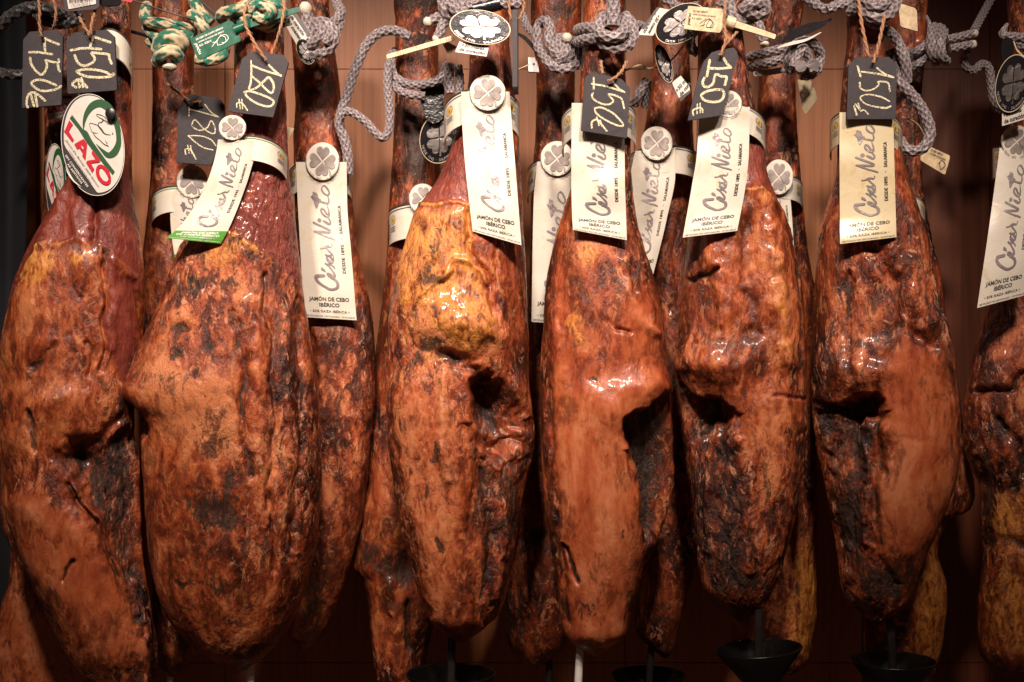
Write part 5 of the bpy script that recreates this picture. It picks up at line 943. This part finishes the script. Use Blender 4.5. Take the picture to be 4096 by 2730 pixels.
rope([([(1227,50),(1230,90),(1238,140),(1245,190)], .03, 22), ([(1245,100,.04),(1285,88,.025),(1325,112,.018),(1338,155,.018),(1310,200,.02),(1262,220,.022),(1225,200,.03),(1210,165,.04)], .02, 22),
      ([(1240,185,.02),(1268,160,.012),(1290,128,.012),(1270,108,.02)], .015, 20), ([(1300,175,.012),(1318,145,.012),(1310,118,.02),(1290,105,.03)], .015, 19),
      ([(1317,98,.02),(1345,82,.03),(1363,45,.04),(1350,18,.06),(1340,-40,.07)], .03, 19), ([(1330,140,.02),(1352,115,.03),(1364,80,.04)], .03, 17)],
     'grey rope knotted right of the green seal, with a pale frayed tip', frays=[(1222,34,.028,26,28)])
rope([([(1725,84),(1760,68),(1800,58),(1840,40)], -.02, 20), ([(1752,150),(1764,120),(1775,95),(1800,66)], -.025, 19), ([(1770,-30),(1777,25),(1800,62),(1835,66),(1850,30),(1845,-30)], -.03, 24), ([(1800,10),(1830,45),(1870,50),(1900,30)], -.045, 22), ([(1870,25),(1950,12),(2040,16),(2085,12)], -.05, 21)],
     'grey rope with two frayed ends knotted left of the shiny badge', frays=[(1712,88,-.02,20),(1746,155,-.025,17)])
tubes('tape_wrap', [tube(yy([(1893,38),(1940,28),(2000,14)], -.05), 27, na=24, kind='plain', step=3)], M['tape'], label='shiny black tape wrapped round the grey rope above the badge', cat='tape')
rope([([(2452,-40),(2453,20),(2454,60),(2452,105)], -.065, 25), ([(2430,60,-.045),(2403,85,-.055),(2398,128,-.062),(2430,148,-.07),(2474,144,-.072),(2500,115,-.06),(2490,80,-.045)], -.06, 22),
      ([(2396,150,-.045),(2425,182,-.058),(2470,192,-.062),(2515,178,-.055),(2532,135,-.045),(2520,90,-.035),(2492,62,-.03)], -.05, 23),
      ([(2398,115,-.035),(2350,112,-.02),(2318,118,.01),(2312,122,.03)], -.03, 21), ([(2400,155,-.035),(2350,158,-.025),(2320,166,.0),(2312,168,.03)], -.03, 21), ([(2525,100,-.02),(2555,104,0),(2575,112,.03)], -.01, 19)],
     'grey rope with a fat knot round the notched ham shank, above its slate tag')
rope([([(2220,150,.04),(2240,190,.03),(2270,235,.03),(2285,205,.04)], .03, 20), ([(2290,160,.05),(2315,200,.04),(2318,235,.04),(2290,268,.03),(2240,276,.03),(2200,258,.03),(2176,222,.04),(2152,180,.05),(2150,130,.05),(2160,95,.05),(2186,84,.04),(2200,118,.035),(2196,160,.03),(2215,205,.03),(2250,230,.03)], .04, 20), ([(2270,165,.035),(2240,150,.04),(2220,170,.04)], .04, 18), ([(2232,250,.03),(2262,215,.025),(2262,180,.03)], .03, 19), ([(2150,150,.06),(2110,110,.08),(2090,60,.09)], .08, 15)],
     'grey rope in a round knot with a pale cut end, left of the notched ham', frays=[(2268,152,.025,21)])
rope([([(2646,-20),(2694,20),(2742,34),(2800,22),(2850,10)], .02, 19), ([(2777,121),(2760,155),(2768,195),(2795,212)], .015, 20), ([(2745,150,.02),(2780,125,.02),(2810,100,.02)], .02, 17)], 'grey rope loop hanging behind the ivory seal')
rope([([(2905,-30,-.02),(2920,40,-.035),(2950,78,-.04),(2985,85,-.03),(3000,50,-.03)], -.03, 25), ([(2895,20,-.02),(2905,70,-.03),(2940,98,-.03)], -.03, 20), ([(2965,45,-.045),(3000,18,-.05),(3045,14,-.045),(3060,42,-.04),(3030,56,-.04),(2985,48,-.045)], -.045, 23), ([(3022,55,-.035),(3034,96,-.035),(3045,134,-.035),(3056,165,-.035)], -.035, 19), ([(2850,0,-.01),(2880,20,-.02),(2910,10,-.03)], -.02, 22), ([(3050,-20,-.02),(3062,15,-.03),(3052,40,-.035)], -.03, 20)],
     'grey rope knot at the top edge with one tail hanging beside the ivory strap', frays=[(3058,176,-.035,18,12)])
rope([([(3000,230,.1),(3020,222,.07),(3083,207,.05),(3160,190,.04)], .05, 19), ([(3005,270,.1),(3030,262,.07),(3083,250,.05),(3160,230,.04)], .05, 19), ([(3165,290,.03),(3152,240,.02),(3172,190,.015),(3220,165,.015),(3265,185,.02),(3280,225,.03),(3270,268,.03)], .02, 20), ([(3172,270,.0),(3190,225,.0),(3215,195,.0),(3235,235,.01)], .01, 18), ([(3200,300,.02),(3240,300,.02),(3275,275,.03)], .02, 20), ([(3206,280,.015),(3204,270,.0),(3203,266,-.012)], .0, 23), ([(3250,275,.015),(3254,266,.0),(3256,262,-.012)], .0, 26)],
     'grey rope with two blunt ends facing forward, right of the leaning tag')
rope([([(3215,-20),(3267,22),(3307,38),(3350,20),(3430,-5)], .0, 19), ([(3310,40),(3370,18),(3430,14)], -.02, 17), ([(3440,-20,-.03),(3458,35,-.045),(3500,68,-.055),(3550,56,-.05),(3580,10,-.04),(3580,-30,-.03)], -.05, 25), ([(3400,52,-.02),(3420,36,-.03),(3450,30,-.04)], -.03, 20), ([(3460,-10,-.05),(3490,22,-.06),(3530,20,-.06),(3556,-15,-.05)], -.05, 21), ([(3530,90,-.03),(3500,100,-.03),(3460,75,-.03)], -.03, 18)],
     'grey rope knot over the shank of the furthest right front ham')
rope([([(3530,120,.0),(3570,138,.0),(3600,190,.0),(3622,250,.0),(3628,330,.01)], .0, 20), ([(3560,200,.02),(3585,270,.02),(3610,335,.01),(3660,395,.01),(3697,452,.01),(3720,515,.01),(3713,565,.01),(3685,598,.01),(3646,605,.015),(3612,585,.02),(3600,560,.03)], .01, 21)],
     'grey rope hanging in a big open loop right of the upright slate tag')
rope([([(3615,218),(3673,201),(3716,165),(3720,110),(3706,62)], .08, 17, [1, 1, 1, .7, .25]), ([(3630,275),(3682,250),(3716,222),(3730,190)], .085, 16), ([(3738,105,.09),(3726,150,.07),(3728,215,.07),(3745,250,.09)], .075, 19), ([(3775,125,.09),(3762,165,.07),(3766,225,.07),(3785,245,.09)], .075, 20), ([(3742,120,.09),(3758,110,.1),(3778,130,.09)], .09, 18),
      ([(3790,158),(3840,148),(3900,132)], .08, 17), ([(3800,196),(3850,186),(3890,178)], .08, 17), ([(3895,125,.09),(3926,67,.12),(3962,0,.14),(3980,-40,.15)], .1, 16), ([(3868,205,.09),(3854,225,.1),(3862,268,.11),(3895,282,.12),(3930,256,.13),(3957,277,.13),(3966,339,.13),(3975,402,.13),(3995,445,.14)], .12, 17)],
     'grey rope coiled into a hangman knot against the dark wall at right', frays=[(3898,134,.08,17),(3892,178,.08,17)])
rope([([(4030,95),(4016,120),(4012,142),(4046,148),(4096,152),(4160,156)], -.01, 18, [.3, .8, 1, 1, 1, 1]), ([(4060,165),(4100,192),(4150,205)], -.005, 18)], 'short grey rope at the right edge above the dark badge')
rope([([(2592,322,.05),(2572,345,.05),(2552,385,.05),(2535,420,.06)], .05, 19), ([(2590,325,.05),(2586,380,.06),(2578,430,.07)], .06, 16)], 'dark grey rope tails hanging in shade between the two leaning tags')
rope([([(588,24,.03),(579,64,.01),(598,90,.0),(646,93,-.01),(693,103,-.01),(741,114,-.005),(773,131,.01)], 0, 22), ([(586,112,.03),(607,134,.01),(636,155,.0),(650,175,.0)], 0, 20), ([(636,200,-.01),(650,165,-.02),(690,150,-.025),(722,170,-.02),(715,195,-.01)], 0, 33), ([(634,248,-.01),(650,215,-.03),(690,208,-.03),(712,232,-.02)], 0, 29), ([(640,175,.0),(680,140,-.005),(730,130,-.005),(760,155,.0)], 0, 24), ([(765,56,.0),(792,85,-.01),(815,112,-.01),(832,135,0)], 0, 22), ([(770,-10,.04),(792,38,.03),(821,72,.03),(845,95,.03)], 0, 24), ([(783,236,.02),(837,244,.02),(888,225,.02),(900,195,.03)], 0, 22), ([(590,160,.02),(610,180,.02),(640,200,.02)], 0, 18)],
     'green and cream zigzag rope knotted left of the green seal', 'rope_green', .10, 'zig', 22, frays=[(678,268,-.02,30,18)], group='green and white striped ropes')
rope([([(884,75,.0),(892,55,-.02),(930,45,-.03),(975,30,-.035),(1010,10,-.03),(1040,-30,0)], 0, 24), ([(940,85,-.01),(990,80,-.03),(1040,95,-.04),(1090,75,-.04),(1118,30,-.03),(1110,-30,0)], 0, 24), ([(1000,40,-.05),(1040,20,-.055),(1085,45,-.055),(1060,75,-.05),(1015,65,-.05)], 0, 22), ([(1030,-20,-.03),(1060,15,-.045),(1100,20,-.045),(1130,50,-.035),(1140,95,-.02)], 0, 22), ([(1020,105,-.02),(1070,112,-.03),(1115,95,-.03)], 0, 19)],
     'large green and white rope knot at the top edge above the 180 tag', 'rope_green', .12, 'zig', 22, group='green and white striped ropes')
rope([([(-40,135,.02),(0,105,.01),(41,67,0),(96,38,-.005),(153,30,-.005),(200,40,.0),(260,60,.03)], 0, 24), ([(-40,285,.04),(0,290,.03),(32,298,.02),(90,298,.02),(150,285,.04)], 0, 20), ([(150,60,.03),(200,85,.02),(260,90,.03),(330,70,.04)], 0, 26)], 'thick black braided rope at the top left corner', 'rope_black', .16, 'black', 24, group='black braided ropes')

# ---------------------------------------------------------------- drip cups and spikes
def lathe(c, prof, mat, name, parent, n=56, tilt=0):
    a = np.linspace(0, 2 * math.pi, n, endpoint=False); V = []
    for r, z in prof:
        q = np.stack([r * np.cos(a), r * np.sin(a), np.full(n, z)], 1)
        x = q[:, 0] * math.cos(tilt) + q[:, 2] * math.sin(tilt); zz = -q[:, 0] * math.sin(tilt) + q[:, 2] * math.cos(tilt); V.append(np.stack([x, q[:, 1], zz], 1) + c)
    return mk(name, np.vstack(V), grid_faces(len(prof), n, True), mat, parent)
def drip_cup(u, v, y, R, stick_top, lab, tilt=0, dark=True):
    c = P(u, v, y); Rm = R * S * (DC + y) / DC; t = thing('drip_cup', c, lab, 'drip cup', 'conical drip cups')
    lathe(c, [(Rm, 0), (Rm * 1.02, -.001), (.008, -Rm * 1.15), (.004, -Rm * 1.35), (.002, -Rm * 1.35), (.006, -Rm * 1.12), (Rm * .97, -.002), (Rm * .97, 0), (Rm, 0)], M['steel'], 'cone', t, tilt=tilt)
    top = P(*stick_top, y); tp = [(stick_top[0], stick_top[1] - 40, y), ((stick_top[0] + u) / 2, (stick_top[1] + v) / 2, y), (u, v + R * .8, y)]; V, F, C = tube(tp, 16, na=16, kind='plain', step=6, flat=.6); mk('spike', V, F, M['spike_dark'], t); return t
drip_cup(1804, 2692, 0.0, 178, (1808,2565), 'black drip cup under the yellow-necked ham, its rim seen as an ellipse')
drip_cup(3034, 2592, -.02, 172, (3035,2480), 'black drip cup tilted up to the right, under the ridged ham', tilt=-.08)
drip_cup(3574, 2640, 0.0, 168, (3558,2490), 'black drip cup with a bright vertical glint, under the front ham furthest right')
drip_cup(2594, 2696, .16, 146, (2605,2630), 'unlit drip cup in the back row, right of the white spike')
def spike(pts, r, y, mat, lab): V, F, C = tube([p + (y,) for p in pts], r, na=18, kind='plain', step=6); return mk('spike', V, F, mat, label=lab, cat='spike', group='spikes under the hams')
spike([(1001,2610),(1001,2700),(1002,2800)], 17, .0, M['spike_white'], 'white plastic spike under the broadest ham')
spike([(2322,2580),(2315,2690),(2310,2800)], 16, .0, M['spike_white'], 'white plastic spike under the glossy notched ham')
spike([(681,2670),(680,2740),(680,2800)], 14, .15, M['spike_white'], 'dim pinkish spike left of the broadest ham tip')
spike([(2197,2630),(2196,2720),(2196,2800)], 15, .16, M['spike_dark'], 'dark spike under a shadowy ham in the back row')
# dark cloth hanging at the far left
n, m = 60, 30; uu = np.linspace(-500, 100, n); vv = np.linspace(-200, 3000, m); G = []
for v in vv:
    for i, u in enumerate(uu):
        wv = .016 * math.sin(u * .022 + v * .0011) + .008 * math.sin(u * .05 - v * .0017 + 1); e = 1 if i < n - 1 else 0; G.append(P(u + 8 * math.sin(v * .003), v, .24 + wv))
G = np.array(G); B = G + np.array([0, .006, 0]); k = len(G); F = [tuple(f) for f in grid_faces(m, n)]; F3 = [(r * n + n - 1, (r + 1) * n + n - 1, (r + 1) * n + n - 1 + k, r * n + n - 1 + k) for r in range(m - 1)]
M['cloth'] = simple('navy_cloth', (.006, .006, .011), .9, var=.2, vscale=400, bump=(1500, .3, .0005)); mk('curtain', np.vstack([G, B]), F + [tuple(i + k for i in f[::-1]) for f in F] + F3, M['cloth'], label='dark navy cloth hanging along the left edge', cat='curtain')
